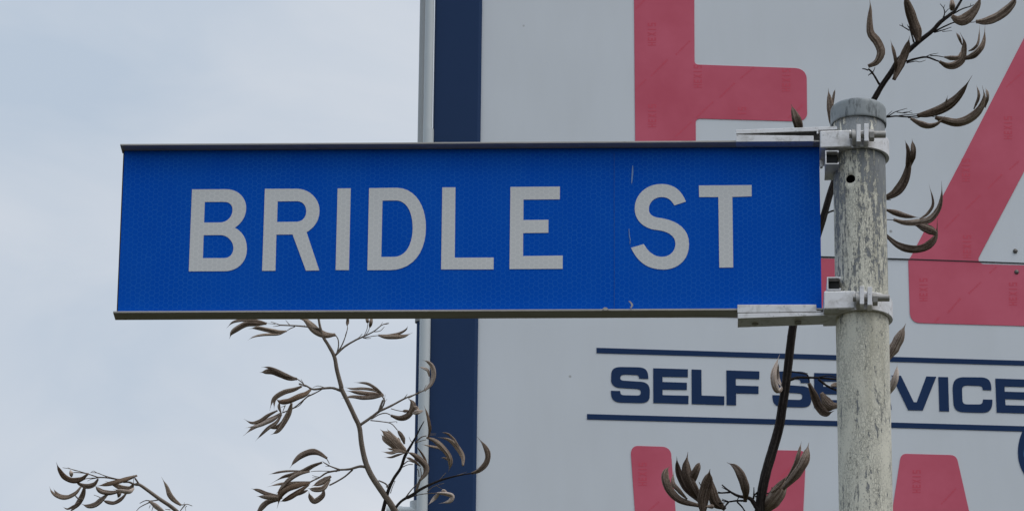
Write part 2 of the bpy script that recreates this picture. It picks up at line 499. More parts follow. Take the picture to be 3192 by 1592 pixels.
# ================================================================== building
uL, _ = WALL.uv(WALL.hit(1341.6, 1117))
uR = uL + 9.0
ZTOP = WALL.hit(1400, -420).z
bl = WALL.pt(uL, 0)
building = thing('building', 'white panelled building with red lettering and a navy corner strip behind the street sign',
                 'building', bl)
def box_uv(name, u0, u1, z0, z1, off, depth, mat, parent, bev=0):
    front = [WALL.pt(u0, z0, off), WALL.pt(u1, z0, off), WALL.pt(u1, z1, off), WALL.pt(u0, z1, off)]
    v, f = prism_data(front, -WALL.n * depth)
    o = mesh_obj(name, v, f, mat, parent)
    if bev: bevel(o, bev)
    return o
# the body behind: its left flank runs straight back from the corner
fl = WALL.pt(uL + 0.02, 0, -0.06); fr = WALL.pt(uR - 0.02, 0, -0.06)
back = Vector((0.02, 1, 0)).normalized() * 11
foot = [fl, fr, fr + back, fl + back]
v, f = prism_data(foot, Vector((0, 0, ZTOP - 0.1)))
mesh_obj('body', v, f, M_WALL, building)
box_uv('wall', uL + 0.03, uR, 0.0, ZTOP, 0.0, 0.055, M_WALL, building)
foot = [p + Vector((0, 0, ZTOP - 0.097)) for p in foot]
v, f = prism_data([foot[0] + Vector((-.05, -.03, 0)), foot[1] + Vector((.1, -.03, 0)), foot[2] + Vector((.1, .1, 0)), foot[3] + Vector((-.05, .1, 0))], Vector((0, 0, 0.08)))
mesh_obj('roof', v, f, M_ROOF, building)

# folded navy flashing over the corner
uF, _ = WALL.uv(WALL.hit(1489.0, 1117))
uL -= 0.004
prof = [(uL, -0.05), (uL, 0.020), (uL + 0.006, 0.026), (uF - 0.016, 0.026), (uF, 0.012), (uF, 0.002), (uF, -0.05)]
k = len(prof)
v = [WALL.pt(u, z, o) for z in (0.02, ZTOP - 0.12) for u, o in prof]
f = [(i, i + 1, i + 1 + k, i + k) for i in range(k - 1)] + [(k - 1, 0, k, 2 * k - 1), tuple(range(k)), tuple(range(2 * k - 1, k - 1, -1))]
mesh_obj('corner_flashing', v, f, M_FLASH, building)

# joint between the upper and the lower row of panels
prism('panel_joint', [(1489, 766.0), (2560, 798.0), (2850, 806.2), (3192, 818.6), (3700, 836), (3700, 838.4), (3192, 820.8), (2850, 809.4), (2560, 801.6), (1489, 769.5)],
      WALL, 0.0045, 0.006, M_DARK, building)
def screw(px, py, r=0.0085):
    c = WALL.hit(px, py, 0.004)
    bm = bmesh.new()
    m = Matrix.Translation(c) @ WALL.n.to_track_quat('Z', 'Y').to_matrix().to_4x4()
    bmesh.ops.create_uvsphere(bm, u_segments=16, v_segments=8, radius=r, matrix=m @ Matrix.Diagonal((1, 1, 0.45, 1)))
    bmesh.ops.create_cone(bm, cap_ends=True, segments=16, radius1=r * 1.25, radius2=r * 1.2, depth=0.003, matrix=m)
    bm_obj('screw', bm, M_SCREW, building, True)
for px, py in ((3165, 781.6), (3169, 847), (1745, 738), (1748, 804), (3640, 797), (3644, 862)): screw(px, py)

# ---- red letters
LET = {}
LET['E'] = plate('letter', "M 1975 -150 L 2163.5 -150 L 2165 189 C 2165 198 2170 202 2180 202 L 2478 212.6 C 2500 214 2513 225 2514.7 245 L 2516 354 C 2515 370 2503 379 2474 378.3 L 2183.7 370 C 2173 370 2168.5 376 2168.7 382 L 2172 784 C 2172 790 2177 795 2186 795 L 2600 806 C 2620 808 2632 820 2632 835 L 2633 970 C 2632 990 2620 998 2600 998 L 2010 980 C 1995 979 1988 972 1987 960 L 1980 435 Z",
      WALL, 0.0025, 0.0015, M_RED, building)
LET['Z'] = plate('letter', "M 2838.7 801 C 2832 808 2831 812 2831.5 820 L 2836 974 C 2838 995 2850 1005 2867 1006 L 3420 1022 L 3420 833 L 3066 823 C 3052 820 3048 812 3051 802 L 3192 535 L 3420 103 L 3420 -200 L 3355 -200 L 3192 119 L 3099 300 L 2997 500 Z",
      WALL, 0.0025, 0.0015, M_RED, building)
LET['W'] = plate('letter', "M 1966.8 1416 C 1966 1396 1976 1388.5 1988 1388.4 L 2062 1390.7 C 2082 1391 2092 1403 2092.5 1418 L 2106 1592 L 2128 1800 L 2180 1617 L 2300 1620 L 2360 1800 L 2382 1592 L 2391 1420 C 2390 1405 2400 1401 2412 1401.5 L 2492 1403 C 2508 1404 2513 1412 2512 1424 L 2504 1592 L 2480 1972 L 2285 1968 L 2240 1700 L 2200 1965 L 2010 1960 L 1979 1592 Z",
      WALL, 0.0025, 0.0015, M_RED, building)
LET['A'] = plate('letter', "M 2781 1592 L 2805 1436 C 2807 1420 2812 1413 2826 1413 L 2960 1416.5 C 2976 1417 2983 1424 2986 1438 L 3021 1592 L 3105 1980 L 2965 1976 L 2950 1890 L 2850 1887 L 2838 1972 L 2700 1968 Z",
      WALL, 0.0025, 0.0015, M_RED, building)

# ---- print of the application film, seen as deeper red on the letters
GL = {'H': [(0.1, 0, 0.3, 1), (0.65, 0, 0.85, 1), (0.3, 0.4, 0.65, 0.6)],
      'E': [(0.1, 0, 0.3, 1), (0.3, 0, 0.8, 0.2), (0.3, 0.4, 0.7, 0.6), (0.3, 0.8, 0.8, 1)],
      'I': [(0.35, 0, 0.58, 1)],
      'S': [(0.12, 0, 0.85, 0.19), (0.12, 0.41, 0.85, 0.6), (0.12, 0.81, 0.85, 1), (0.65, 0.19, 0.85, 0.41), (0.12, 0.6, 0.32, 0.81)]}
def film_mark(cx, cy, parent, cut=None):
    polys = []
    def tp(x, y): return (cx + 13 - 26 * y, cy + 37.5 - 15 * x)
    for i, ch in enumerate('HEXIS'):
        if cut is not None and i < cut: continue
        if ch == 'X':
            polys.append([tp(i + .05, 0), tp(i + .3, 0), tp(i + .95, 1), tp(i + .7, 1)])
            polys.append([tp(i + .7, 0), tp(i + .95, 0), tp(i + .6, .46), tp(i + .5, .3)])
            polys.append([tp(i + .05, 1), tp(i + .3, 1), tp(i + .5, .7), tp(i + .4, .54)])
        else:
            for a, b_, c, d in GL[ch]: polys.append([tp(i + a, b_), tp(i + c, b_), tp(i + c, d), tp(i + a, d)])
    plates('film_mark', polys, WALL, 0.0029, 0.0003, M_FILM, parent)
for px, py in ((2032, 107), (2033, 361), (2175, 238), (2451, 250)): film_mark(px, py, LET['E'])
film_mark(2313, 369, LET['E'], 3)
for px, py in ((3011, 530), (3142, 398), (3014.6, 768), (2878.5, 902), (3157.8, 915)): film_mark(px, py, LET['Z'])
film_mark(2003, 1476, LET['W']); film_mark(2857.4, 1498.6, LET['A'])
def film_lines(segs, T, parent):
    rnd = random.Random(len(segs))
    for x0, y0, x1, y1 in segs:
        polys = []
        a = Vector(T(x0, y0)); b = Vector(T(x1, y1)); d = (b - a); n = Vector((-d.y, d.x)).normalized()
        L = d.length; s = 0.0; d.normalize()
        while s < L:
            w = 2.0 + rnd.random() * 1.5; l = 3 + rnd.random() * 5; e = min(L, s + l)
            polys.append([tuple(a + d * s - n * w), tuple(a + d * e - n * w), tuple(a + d * e + n * w), tuple(a + d * s + n * w)])
            s = e + 1.2 + rnd.random() * 1.5
        plates('film_print', polys, WALL, 0.0028, 0.0003, M_FILM2, parent)
TE = crop(1900, 0, 2.855)
film_lines([(235, 80, 310, 5), (232, 800, 325, 710), (370, 680, 520, 530), (590, 490, 715, 365), (590, 1215, 730, 1085), (775, 1045, 925, 905), (980, 870, 1115, 740), (1165, 700, 1285, 600), (1590, 1050, 1720, 935)], TE, LET['E'])
film_lines([(390, 975, 440, 925), (520, 885, 650, 735), (730, 690, 855, 575), (940, 485, 1010, 420)], crop(2792, 700, 3.2125), LET['Z'])
film_lines([(1510, 910, 1705, 715), (1795, 650, 1985, 465), (2090, 375, 2280, 185), (2375, 125, 2500, 10)], crop(2592, 500, 4.283), LET['Z'])
film_lines([(1475, 1165, 1690, 970)], crop(2792, 0, 4.283), LET['Z'])
film_lines([(350, 990, 490, 870)], crop(1940, 1360, 4.293), LET['W'])
film_lines([(2100, 560, 2250, 410)], crop(1940, 1360, 4.293), LET['W'])
film_lines([(1740, 1215, 1890, 1055)], crop(2392, 1192, 3.2125), LET['A'])

# ---- navy lettering between two stripes
T1 = crop(1800, 1050, 3.0306); T2 = crop(2392, 1000, 3.2125)
NAVY = lambda s, T=NAT, nm='small_letter': plate(nm, s, WALL, 0.0025, 0.0015, M_NAVY, building, T)
S_ = "M 670 393 L 583 390 C 583 365 575 357 550 356 L 450 352 C 420 352 405 362 405 385 C 405 402 415 408 440 410 L 600 420 C 655 425 684 450 684 510 L 682 560 C 680 605 650 621 590 621 L 420 617 C 345 614 316 590 316 505 L 404 507 C 405 540 415 546 445 547 L 560 550 C 590 550 598 542 598 520 C 598 497 588 489 560 488 L 400 478 C 340 472 318 440 318 400 L 319 350 C 322 300 350 282 410 281 L 560 283 C 640 284 670 305 670 393 Z"
E_ = "M 716 293 L 1044 302 L 1043 377 L 803 373 L 804 422 L 1034 429 L 1033 497 L 804 493 L 804 546 L 1050 552 L 1048 630 L 717 620 Z"
NAVY(S_, T1); NAVY(E_, T1)
NAVY("M 1078 304 L 1171 307 L 1173 550 L 1388 557 L 1387 640 L 1080 630 Z", T1)
NAVY("M 1407 313 L 1719 322 L 1718 396 L 1495 390 L 1497 456 L 1711 462 L 1711 534 L 1499 529 L 1499 642 L 1409 640 Z", T1)
NAVY(S_, lambda x, y: T1(x + 1526, y + 41)); NAVY(E_, lambda x, y: T1(x + 1520, y + 44))
NAVY("M 2660 1166 L 2740 1168 C 2775 1170 2780 1185 2779 1205 C 2779 1225 2770 1238 2750 1240 C 2772 1242 2779 1252 2779 1276 L 2749 1275 C 2750 1256 2745 1249 2725 1248 L 2690 1247 L 2690 1273 L 2660 1272 Z M 2690 1192 L 2735 1193 C 2750 1195 2750 1222 2735 1222 L 2690 1221 Z")
NAVY("M 1243 543 L 1338 546 L 1466 810 L 1496 811 L 1592 553 L 1692 556 L 1557 893 L 1410 890 Z", T2)
NAVY("M 1712 558 L 1810 560 L 1820 903 L 1723 900 Z", T2)
NAVY("M 2243 691 L 2157 689 C 2155 655 2145 648 2115 647 L 2010 643 C 1965 642 1949 655 1950 690 L 1953 780 C 1955 820 1965 832 2010 832 L 2110 833 C 2150 832 2158 820 2160 783 L 2254 785 C 2256 880 2230 915 2150 916 L 1980 912 C 1890 908 1864 880 1862 790 L 1856 690 C 1855 600 1880 565 1960 560 L 2140 562 C 2220 566 2245 600 2243 691 Z", T2)
NAVY("M 2283 574 L 2637 585 L 2637 660 L 2375 653 L 2377 705 L 2625 712 L 2625 787 L 2380 779 L 2386 840 L 2640 847 L 2640 925 L 2296 914 Z", T2)
NAVY("M 1859.4 1083 L 2605 1106 L 3192 1123.3 L 3400 1129.3 L 3400 1144.5 L 3192 1138.5 L 2605 1121 L 1859.7 1099.5 Z", nm='stripe')
NAVY("M 1830 1289 L 2608.5 1310.7 L 3192 1327 L 3400 1333 L 3400 1349.6 L 3192 1343.6 L 2608.5 1326.5 L 1830 1305.7 Z", nm='stripe')
badge = NAVY("M 3187 1343.6 C 3168 1385 3167 1435 3192 1475 C 3230 1530 3300 1540 3360 1500 L 3400 1350 Z M 3212 1362 L 3370 1367 L 3340 1480 C 3300 1512 3240 1500 3210 1460 C 3184 1430 3186 1390 3212 1362 Z", nm='badge')
plate('badge_centre', "M 3212 1362 L 3370 1367 L 3340 1480 C 3300 1512 3240 1500 3210 1460 C 3184 1430 3186 1390 3212 1362 Z", WALL, 0.0018, 0.001, M_BADGE, badge)

# ---- pipes at the corner
def vpipe(name, px, py, z0, z1, r, off, mat, parent):
    c = WALL.hit(px, py, off)
    return cylinder(name, Vector((c.x, c.y, z0)), Vector((c.x, c.y, z1)), r, mat, parent, 32)
dp = thing('downpipe', 'white plastic downpipe running up beside the navy corner strip', 'pipe', Vector((*WALL.hit(1323.5, 1117, 0.06).xy, 0)))
zs = WALL.hit(1330, 404, 0.06).z
vpipe('pipe', 1339, 60, zs - 0.04, ZTOP, 0.0205, 0.06, M_PIPE, dp)
vpipe('pipe', 1323.5, 1117, 0.05, zs, 0.0245, 0.06, M_PIPE, dp)
vent = thing('vent_pipe', 'grey pipe almost hidden behind the white downpipe, turning left at its foot', 'pipe', Vector((*WALL.hit(1312, 700, -0.05).xy, 0)))
zc = WALL.hit(1303, 1012, -0.05).z; zc2 = WALL.hit(1303, 960, -0.05).z
zb_ = WALL.hit(1292, 1590, -0.05).z
vpipe('pipe', 1319, 100, zc2, ZTOP - 0.2, 0.017, -0.02, M_GREY, vent)
vpipe('sleeve', 1309, 985, zc, zc2, 0.022, -0.02, M_SHEET, vent)
o = vpipe('lower_pipe', 1311, 1117, zb_, zc, 0.020, -0.02, M_FLASH, vent); o['label'] = 'dark navy lower length of the vent pipe'
vpipe('socket', 1295, 1570, zb_ - 0.02, WALL.hit(1292, 1563, -0.02).z, 0.025, -0.02, M_PIPE, vent)
a = WALL.hit(1298, 1597, -0.02); a2 = WALL.hit(1204, 1594, -0.02)
cylinder('elbow', a, a2, 0.026, M_PIPE, vent, 32)
cylinder('collar', WALL.hit(1252, 1596, -0.02), WALL.hit(1244, 1596, -0.02), 0.029, M_PIPE, vent, 32)
cylinder('drop_pipe', a2 + Vector((0.02, 0, 0)), Vector((a2.x + 0.02, a2.y, 0.0)), 0.022, M_PIPE, vent, 32)

# ================================================================== sign blade
f1 = SIGN.hit(365, 966); sbase = SIGN.hit(2557, 966)
sign = thing('street_sign', 'blue street sign blade with silver lettering held on the old pole', 'sign', Vector((f1.x + 0.4, f1.y, f1.z)))
uA, zA = SIGN.uv(SIGN.hit(389, 470)); uA2, _ = SIGN.uv(SIGN.hit(366, 966))
uB, _ = SIGN.uv(SIGN.hit(2556, 600)); zT = zA
_, zB = SIGN.uv(SIGN.hit(368, 983))
uA = (uA + uA2) / 2
def sbox(name, u0, u1, z0, z1, off, depth, mat, parent, bev=0.0):
    front = [SIGN.pt(u0, z0, off), SIGN.pt(u1, z0, off), SIGN.pt(u1, z1, off), SIGN.pt(u0, z1, off)]
    v, f = prism_data(front, -SIGN.n * depth)
    o = mesh_obj(name, v, f, mat, parent)
    if bev: bevel(o, bev)
    return o
sbox('panel', uA, uB, zB, zT, 0.0, 0.003, M_BLUE, sign)
sbox('edge_strip', uA - 0.0012, uA - 0.0001, zB, zT, 0.0004, 0.0034, M_DARK, sign)
sbox('top_rail', uA - 0.0035, uB, zT + 0.0002, zT + 0.0024, 0.0150, 0.024, M_RAIL, sign, 0.0004)
sbox('bottom_rail', uA - 0.0035, uB + 0.001, zB - 0.0026, zB - 0.0002, 0.0150, 0.023, M_RAIL, sign, 0.0004)
TB = crop(560, 560, 4.284); TI = crop(1020, 560, 4.284); TL = crop(1340, 560, 4.284); TS = crop(1900, 560, 4.284)
def sl(s, T): plate('letter', s, SIGN, 0.0005, 0.0004, M_LETTER, sign, T)
sl("M 165 130 L 620 127 C 790 127 888 250 888 370 C 888 480 840 570 737 640 C 850 700 898 800 898 925 C 898 1110 760 1220 600 1220 L 122 1222 Z M 336 297 L 600 296 C 670 296 706 345 706 400 C 706 490 640 568 540 570 L 326 572 Z M 320 741 L 540 738 C 650 738 717 830 717 910 C 717 990 670 1045 590 1045 L 310 1046 Z", TB)
sl("M 1138 122 L 1560 121 C 1740 121 1868 260 1868 410 C 1868 540 1800 640 1695 700 L 1865 1210 L 1685 1212 L 1508 731 L 1292 733 L 1279 1214 L 1101 1215 Z M 1309 290 L 1570 287 C 1650 290 1690 350 1690 420 C 1690 500 1640 560 1560 561 L 1301 564 Z", TB)
sl("M 139 117 L 314 115 L 290 1206 L 112 1204 Z", TI)
sl("M 559 113 L 930 108 C 1200 115 1320 380 1318 640 C 1316 960 1150 1205 830 1205 L 536 1206 Z M 738 279 L 930 277 C 1080 290 1142 460 1141 650 C 1138 850 1060 1020 900 1028 L 722 1030 Z", TI)
sl("M 166 103 L 342 102 L 332 1040 L 852 1038 L 850 1196 L 150 1196 Z", TL)
sl("M 1076 97 L 1737 92 L 1735 262 L 1250 266 L 1249 538 L 1583 535 L 1582 708 L 1246 712 L 1244 1018 L 1774 1012 L 1773 1188 L 1063 1192 Z", TL)
sl("M 1020 292 L 866 343 C 820 262 770 232 700 232 C 600 232 525 300 525 395 C 525 450 560 490 640 505 C 800 525 1062 590 1062 860 C 1062 1080 900 1198 720 1198 C 500 1198 370 1090 287 908 L 458 858 C 520 970 600 1028 700 1028 C 810 1028 882 950 880 850 C 878 760 800 690 640 672 C 480 660 336 560 336 385 C 336 200 490 58 690 58 C 860 58 960 140 1020 292 Z", TS)
sl("M 1193 78 L 1897 72 L 1898 222 L 1640 230 L 1652 1170 L 1466 1172 L 1453 232 L 1196 232 Z", TS)
TF = crop(1800, 400, 2.141)
plates('sheeting_seam', [[(1914.0, 474), (1914.8, 474), (1915.3, 962), (1914.5, 962)]], SIGN, 0.0004, 0.0003, M_SEAM, sign)
for q in ([(366, 248), (371, 250), (373, 290), (367, 350), (362, 372), (359, 360), (362, 300)],
          [(342, 668), (346, 670), (349, 710), (356, 748), (352, 752), (344, 715)], [(347, 752), (354, 754), (351, 776)]):
    plates('scratch', [q], SIGN, 0.0006, 0.0004, M_SCRATCH, sign, TF)
for q in ([(340, 1150), (352, 1152), (366, 1165), (372, 1180), (360, 1198), (350, 1197), (360, 1182), (356, 1168)],
                      [(168, 1203), (180, 1192), (196, 1194), (206, 1206), (196, 1214), (178, 1214)]):
    plates('torn_strip', [q], SIGN, 0.0165, 0.0012, M_RAIL, sign, TF)

# ================================================================== pole and cap
axis = SIGN.hit(2684, 797, 0.0)
R_POLE = 0.0308
capz0 = SIGN.hit(2676, 393, 0.0).z; capz1 = SIGN.hit(2675, 336, 0.0).z
pole = thing('sign_pole', 'weathered round pole with cracked cream paint flaking off grey metal', 'pole', Vector((axis.x, axis.y, 0)))
hz = SIGN.hit(2652, 558, R_POLE * 0.92).z
lev = [0.0, hz - 1.2, hz - 0.3, hz - 0.012, hz + 0.012, capz1 - 0.004]
v = [Vector((axis.x + R_POLE * math.cos(2 * math.pi * i / 96), axis.y + R_POLE * math.sin(2 * math.pi * i / 96), zz)) for zz in lev for i in range(96)]
f = [(j * 96 + i, j * 96 + (i + 1) % 96, (j + 1) * 96 + (i + 1) % 96, (j + 1) * 96 + i) for j in range(len(lev) - 1) for i in range(96)]
f += [tuple(range(95, -1, -1)), tuple(range(96 * (len(lev) - 1), 96 * len(lev)))]
tube = mesh_obj('post', v, f, M_POLE, None)
tube.data.materials.append(M_HOLE)
hc = SIGN.hit(2652, 558, R_POLE * 0.92)
v, f = cyl_data(hc + SIGN.n * 0.03, hc - SIGN.n * 0.022, 0.0052, 0.0052, 24, False)
f += [tuple(range(24)), tuple(range(47, 23, -1))]
cut = mesh_obj('hole', v, f, M_HOLE, None)
md = tube.modifiers.new('hole', 'BOOLEAN'); md.operation = 'DIFFERENCE'; md.object = cut; md.solver = 'EXACT'
try: md.material_mode = 'TRANSFER'
except Exception: pass
dg = bpy.context.evaluated_depsgraph_get()
nm = bpy.data.meshes.new_from_object(tube.evaluated_get(dg))
tube.modifiers.clear(); tube.data = nm
bpy.data.objects.remove(cut)
for p in nm.polygons:
    p.use_smooth = abs(p.normal.z) < 0.5 and p.material_index == 0
tube.parent = pole; tube.matrix_parent_inverse = Matrix.Translation(-pole.location)
# cap: skirt, rolled shoulder, slightly domed top
Rc = 0.0328
hc_ = capz1 - capz0
pr = [(Rc - 0.0016, 0.0), (Rc - 0.0002, -0.0002), (Rc + 0.0002, 0.0006), (Rc + 0.0002, 0.003), (Rc, hc_ * 0.70), (Rc - 0.0003, hc_ * 0.84), (Rc - 0.0012, hc_ * 0.94), (Rc - 0.0032, hc_), (Rc - 0.008, hc_ + 0.0010), (0.012, hc_ + 0.002), (0.0005, hc_ + 0.002)]
pr = [(Rc - 0.0016, hc_ * 0.6)] + pr
SEG = 72
v = [Vector((axis.x + r * math.cos(2 * math.pi * i / SEG), axis.y + r * math.sin(2 * math.pi * i / SEG), capz0 + h)) for r, h in pr for i in range(SEG)]
f = [(j * SEG + i, j * SEG + (i + 1) % SEG, (j + 1) * SEG + (i + 1) % SEG, (j + 1) * SEG + i) for j in range(len(pr) - 1) for i in range(SEG)]
cap = mesh_obj('cap', v, f, M_CAP, pole, True)

# ================================================================== clamps
def ring(name, z0, z1, r0, r1, mat, parent, a0=0.0, a1=2 * math.pi, seg=64):
    """band round the pole; angles measured from SIGN.u towards SIGN.n"""
    full = abs(a1 - a0 - 2 * math.pi) < 1e-6
    v = []; n = seg if full else seg + 1
    for i in range(n):
        a = a0 + (a1 - a0) * i / seg
        d = SIGN.u * math.cos(a) + SIGN.n * math.sin(a)
        for r, z in ((r0, z0), (r1, z0), (r1, z1), (r0, z1)):
            v.append(Vector((axis.x + d.x * r, axis.y + d.y * r, z)))
    f = []
    for i in range(seg):
        j = (i + 1) % n
        for k in range(4):
            f.append((i * 4 + k, i * 4 + (k + 1) % 4, j * 4 + (k + 1) % 4, j * 4 + k))
    if not full: f += [(0, 1, 2, 3), (n * 4 - 1, n * 4 - 2, n * 4 - 3, n * 4 - 4)]
    o = mesh_obj(name, v, f, mat, parent)
    return bevel(o, 0.0006)

def square_tube(name, x0, y0, x1, y1, T, off, depth, wall, mat, parent):
    A = [SIGN.hit(*T(*p), off) for p in ((x0, y0), (x1, y0), (x1, y1), (x0, y1))]
    c = sum(A, Vector()) / 4
    us = [(p - c).dot(SIGN.u) for p in A]; hw = (max(us) - min(us)) / 2; hh = (max(p.z for p in A) - min(p.z for p in A)) / 2
    P = lambda a, b_, k: c + SIGN.u * a + Vector((0, 0, b_)) - SIGN.n * k
    lip = hw * 0.42
    # channel section, open to the right between two small lips
    sec = [(hw, hh), (-hw, hh), (-hw, -hh), (hw, -hh), (hw, -hh + lip * 0.8), (hw - wall, -hh + lip * 0.8), (hw - wall, -hh + wall), (-hw + wall, -hh + wall), (-hw + wall, hh - wall), (hw - wall, hh - wall), (hw - wall, hh - lip * 0.8), (hw, hh - lip * 0.8)]
    k = len(sec)
    v = [P(a, b_, 0) for a, b_ in sec] + [P(a, b_, depth) for a, b_ in sec]
    f = [(i, (i + 1) % k, (i + 1) % k + k, i + k) for i in range(k)]
    l2 = [[Vector((a, b_, 0)) for a, b_ in sec]]
    tr = geometry.tessellate_polygon(l2)
    f += [tuple(q) for q in tr] + [(q[2] + k, q[1] + k, q[0] + k) for q in tr]
    o = mesh_obj(name, v, f, mat, parent)
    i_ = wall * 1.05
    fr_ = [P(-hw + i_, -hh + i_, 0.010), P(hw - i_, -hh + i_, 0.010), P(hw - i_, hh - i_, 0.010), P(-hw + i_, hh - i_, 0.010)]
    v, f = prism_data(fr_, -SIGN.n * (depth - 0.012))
    mesh_obj('channel_shade', v, f, M_DARK, o)  # dark block added so the open channel looks shaded inside
    return o

def hexbar(name, a, b, r, mat, parent, seg=6):
    v, f = cyl_data(a, b, r, r, seg, False)
    f += [tuple(range(seg)), tuple(range(2 * seg - 1, seg - 1, -1))]
    o = mesh_obj(name, v, f, mat, parent)
    return bevel(o, 0.0005)

def clamp(T, lbl, plates_, block, band, washer, lugs, nut, bolt, tube_px, up):
    top = SIGN.hit(*T(*block[0]), 0.03)
    c = thing('pole_clamp', lbl, 'clamp', Vector((axis.x, axis.y, top.z - 0.02)), 'clamps fixing the sign to the pole')
    for nm, pts, off, dep in plates_: prism(nm, pts, SIGN, off, dep, M_ALU, c, T, 0.0005)
    prism('saddle', block, SIGN, 0.0355, 0.0560, M_ALU, c, T, 0.0014)
    z1 = SIGN.hit(*T(*band[0]), 0.0355).z; z0 = SIGN.hit(*T(*band[1]), 0.0355).z
    ring('band', z0, z1, R_POLE + 0.0004, 0.0355, M_ALU, c)
    for (x0, y0, x1, y1) in lugs:
        prism('lug', [(x0, y0), (x1, y0), (x1, y1), (x0, y1)], SIGN, 0.052, 0.020, M_ALU, c, T, 0.0005)
    def bar(nm, x0, x1, yc, r, off, mat, seg):
        a = SIGN.hit(*T(x0, yc), off); b_ = SIGN.hit(*T(x1, yc), off); b_.z = a.z
        if seg == 6: return hexbar(nm, a, b_, r, mat, c)
        return cylinder(nm, a, b_, r, mat, c, seg)
    bar('bolt_head', washer[0], washer[1], washer[2], 0.0095, 0.042, M_STEEL, 24)
    bar('nut', nut[0], nut[1], nut[2], 0.0074, 0.044, M_STEEL, 6)
    bar('bolt', bolt[0], bolt[1], bolt[2], 0.0042, 0.044, M_STEEL, 20)
    square_tube('channel', *tube_px, T, 0.0335, 0.048, 0.0014, M_ALU, c)
    return c
TC1 = crop(2250, 250, 4.283); TC2 = crop(2250, 750, 4.283)
c1 = clamp(TC1, 'upper aluminium clamp just under the pole cap', [
        ('upper_jaw', [(186, 663), (1543, 614), (1545, 660), (1290, 668), (1287, 716), (1266, 716), (1266, 680), (190, 719)], 0.0180, 0.030),
        ('lower_jaw', [(190, 727), (1225, 742), (1228, 818), (190, 824)], 0.0178, 0.0155),
        ('back_plate', [(1308, 900), (1352, 900), (1352, 1140), (1340, 1156), (1312, 1156)], 0.0, 0.006),
        ('heel', [(1228, 790), (1312, 792), (1312, 850), (1228, 850)], 0.006, 0.02)],
      [(1312, 675), (1730, 660), (1732, 890), (1312, 905)], [(2010, 668), (2010, 893)], (1738, 1790, 765),
      [(1797, 588, 1855, 822), (1900, 578, 1960, 812)], (1966, 2032, 738), (1700, 2188, 728), (1383, 938, 1560, 1122), True)
prism('jaw_shade', [(230, 722), (1266, 684), (1287, 718), (1308, 700), (1308, 790), (1228, 790), (1228, 741), (200, 727)], SIGN, 0.0150, 0.004, M_JAW_SHADE, c1, TC1)  # dark filler standing in for the shade within the jaw gap
c2 = clamp(TC2, 'lower aluminium clamp with two holes in its underside plate', [
        ('upper_jaw', [(208, 851), (1262, 849), (1266, 934), (1330, 934), (1330, 946), (208, 962)], 0.0178, 0.0155),
        ('lower_jaw', [(212, 968), (1593, 948), (1595, 990), (214, 1038)], 0.0182, 0.029)],
      [(1362, 668), (1785, 664), (1785, 902), (1362, 913)], [(2050, 672), (2050, 913)], (1788, 1842, 795),
      [(1842, 604, 1900, 846), (1946, 612, 2008, 858)], (2014, 2080, 786), (1750, 2238, 764), (1407, 482, 1586, 658), False)
zu = SIGN.hit(*TC2(600, 1022), 0.0182).z
for x, y in ((445, 1098), (1018, 1090)):
    rr = ray(*TC2(x, y)); q = CAM + rr * ((zu - CAM.z) / rr.z)
    cylinder('rivet_hole', q + Vector((0, 0, 0.002)), q - Vector((0, 0, 0.0012)), 0.0040, M_HOLE_SHADE, c2, 20)  # proud disc coloured darker in place of an open hole's shade

# ================================================================== flax stalks
def catmull(pts, n):
    P = [pts[0] * 2 - pts[1]] + list(pts) + [pts[-1] * 2 - pts[-2]]
    out = []; segs = len(pts) - 1
    for k in range(n + 1):
        s = k / n * segs; i = min(int(s), segs - 1); t = s - i
        a, b, c, d = P[i], P[i + 1], P[i + 2], P[i + 3]
        out.append(0.5 * ((2 * b) + (c - a) * t + (2 * a - 5 * b + 4 * c - d) * t * t + (3 * b - a - 3 * c + d) * t**3))
    return out

def sweep(pts, wid, mat_frames, sec, flat):
    """pts: world points, wid: half width at each, sec: cross-section [(side, depth)]"""
    V, F = [], []
    k = len(sec)
    for i, p in enumerate(pts):
        tg = (pts[min(i + 1, len(pts) - 1)] - pts[max(i - 1, 0)])
        tg = tg.normalized() if tg.length > 1e-9 else Vector((0, 0, 1))
        vd = (CAM - p).normalized()
        s = tg.cross(vd)
        s = s.normalized() if s.length > 1e-5 else tg.orthogonal().normalized()
        d = s.cross(tg).normalized()
        tw = mat_frames(i / (len(pts) - 1))
        s2 = s * math.cos(tw) + d * math.sin(tw); d2 = d * math.cos(tw) - s * math.sin(tw)
        for a, b in sec: V.append(p + s2 * (a * wid[i]) + d2 * (b * wid[i] * flat))
    for i in range(len(pts) - 1):
        for j in range(k):
            F.append((i * k + j, i * k + (j + 1) % k, (i + 1) * k + (j + 1) % k, (i + 1) * k + j))
    F += [tuple(range(k)), tuple(range(len(pts) * k - 1, (len(pts) - 1) * k - 1, -1))]
    return V, F

def grain(o, rings, k, seed):
    me = o.data; a = me.attributes.new('grain', 'FLOAT_VECTOR', 'POINT')
    n = len(me.vertices); buf = [0.0] * (3 * n); s = 0.0; prev = None
    for i in range(n):
        q, j = divmod(i, k)
        if j == 0:
            c = me.vertices[i].co
            if prev is not None and (q % 23 or k != 14): s += (c - prev).length * 14
            prev = c.copy()
        an = 2 * math.pi * j / k
        buf[3 * i] = math.cos(an) + seed * 7.3 + (q // 23 if k == 14 else 0) * 5.1; buf[3 * i + 1] = math.sin(an) + seed * 3.1; buf[3 * i + 2] = s
    a.data.foreach_set('vector', buf)
    return o

RND = random.Random(11)
ROUND = [(math.cos(2 * math.pi * i / 8), math.sin(2 * math.pi * i / 8)) for i in range(8)]

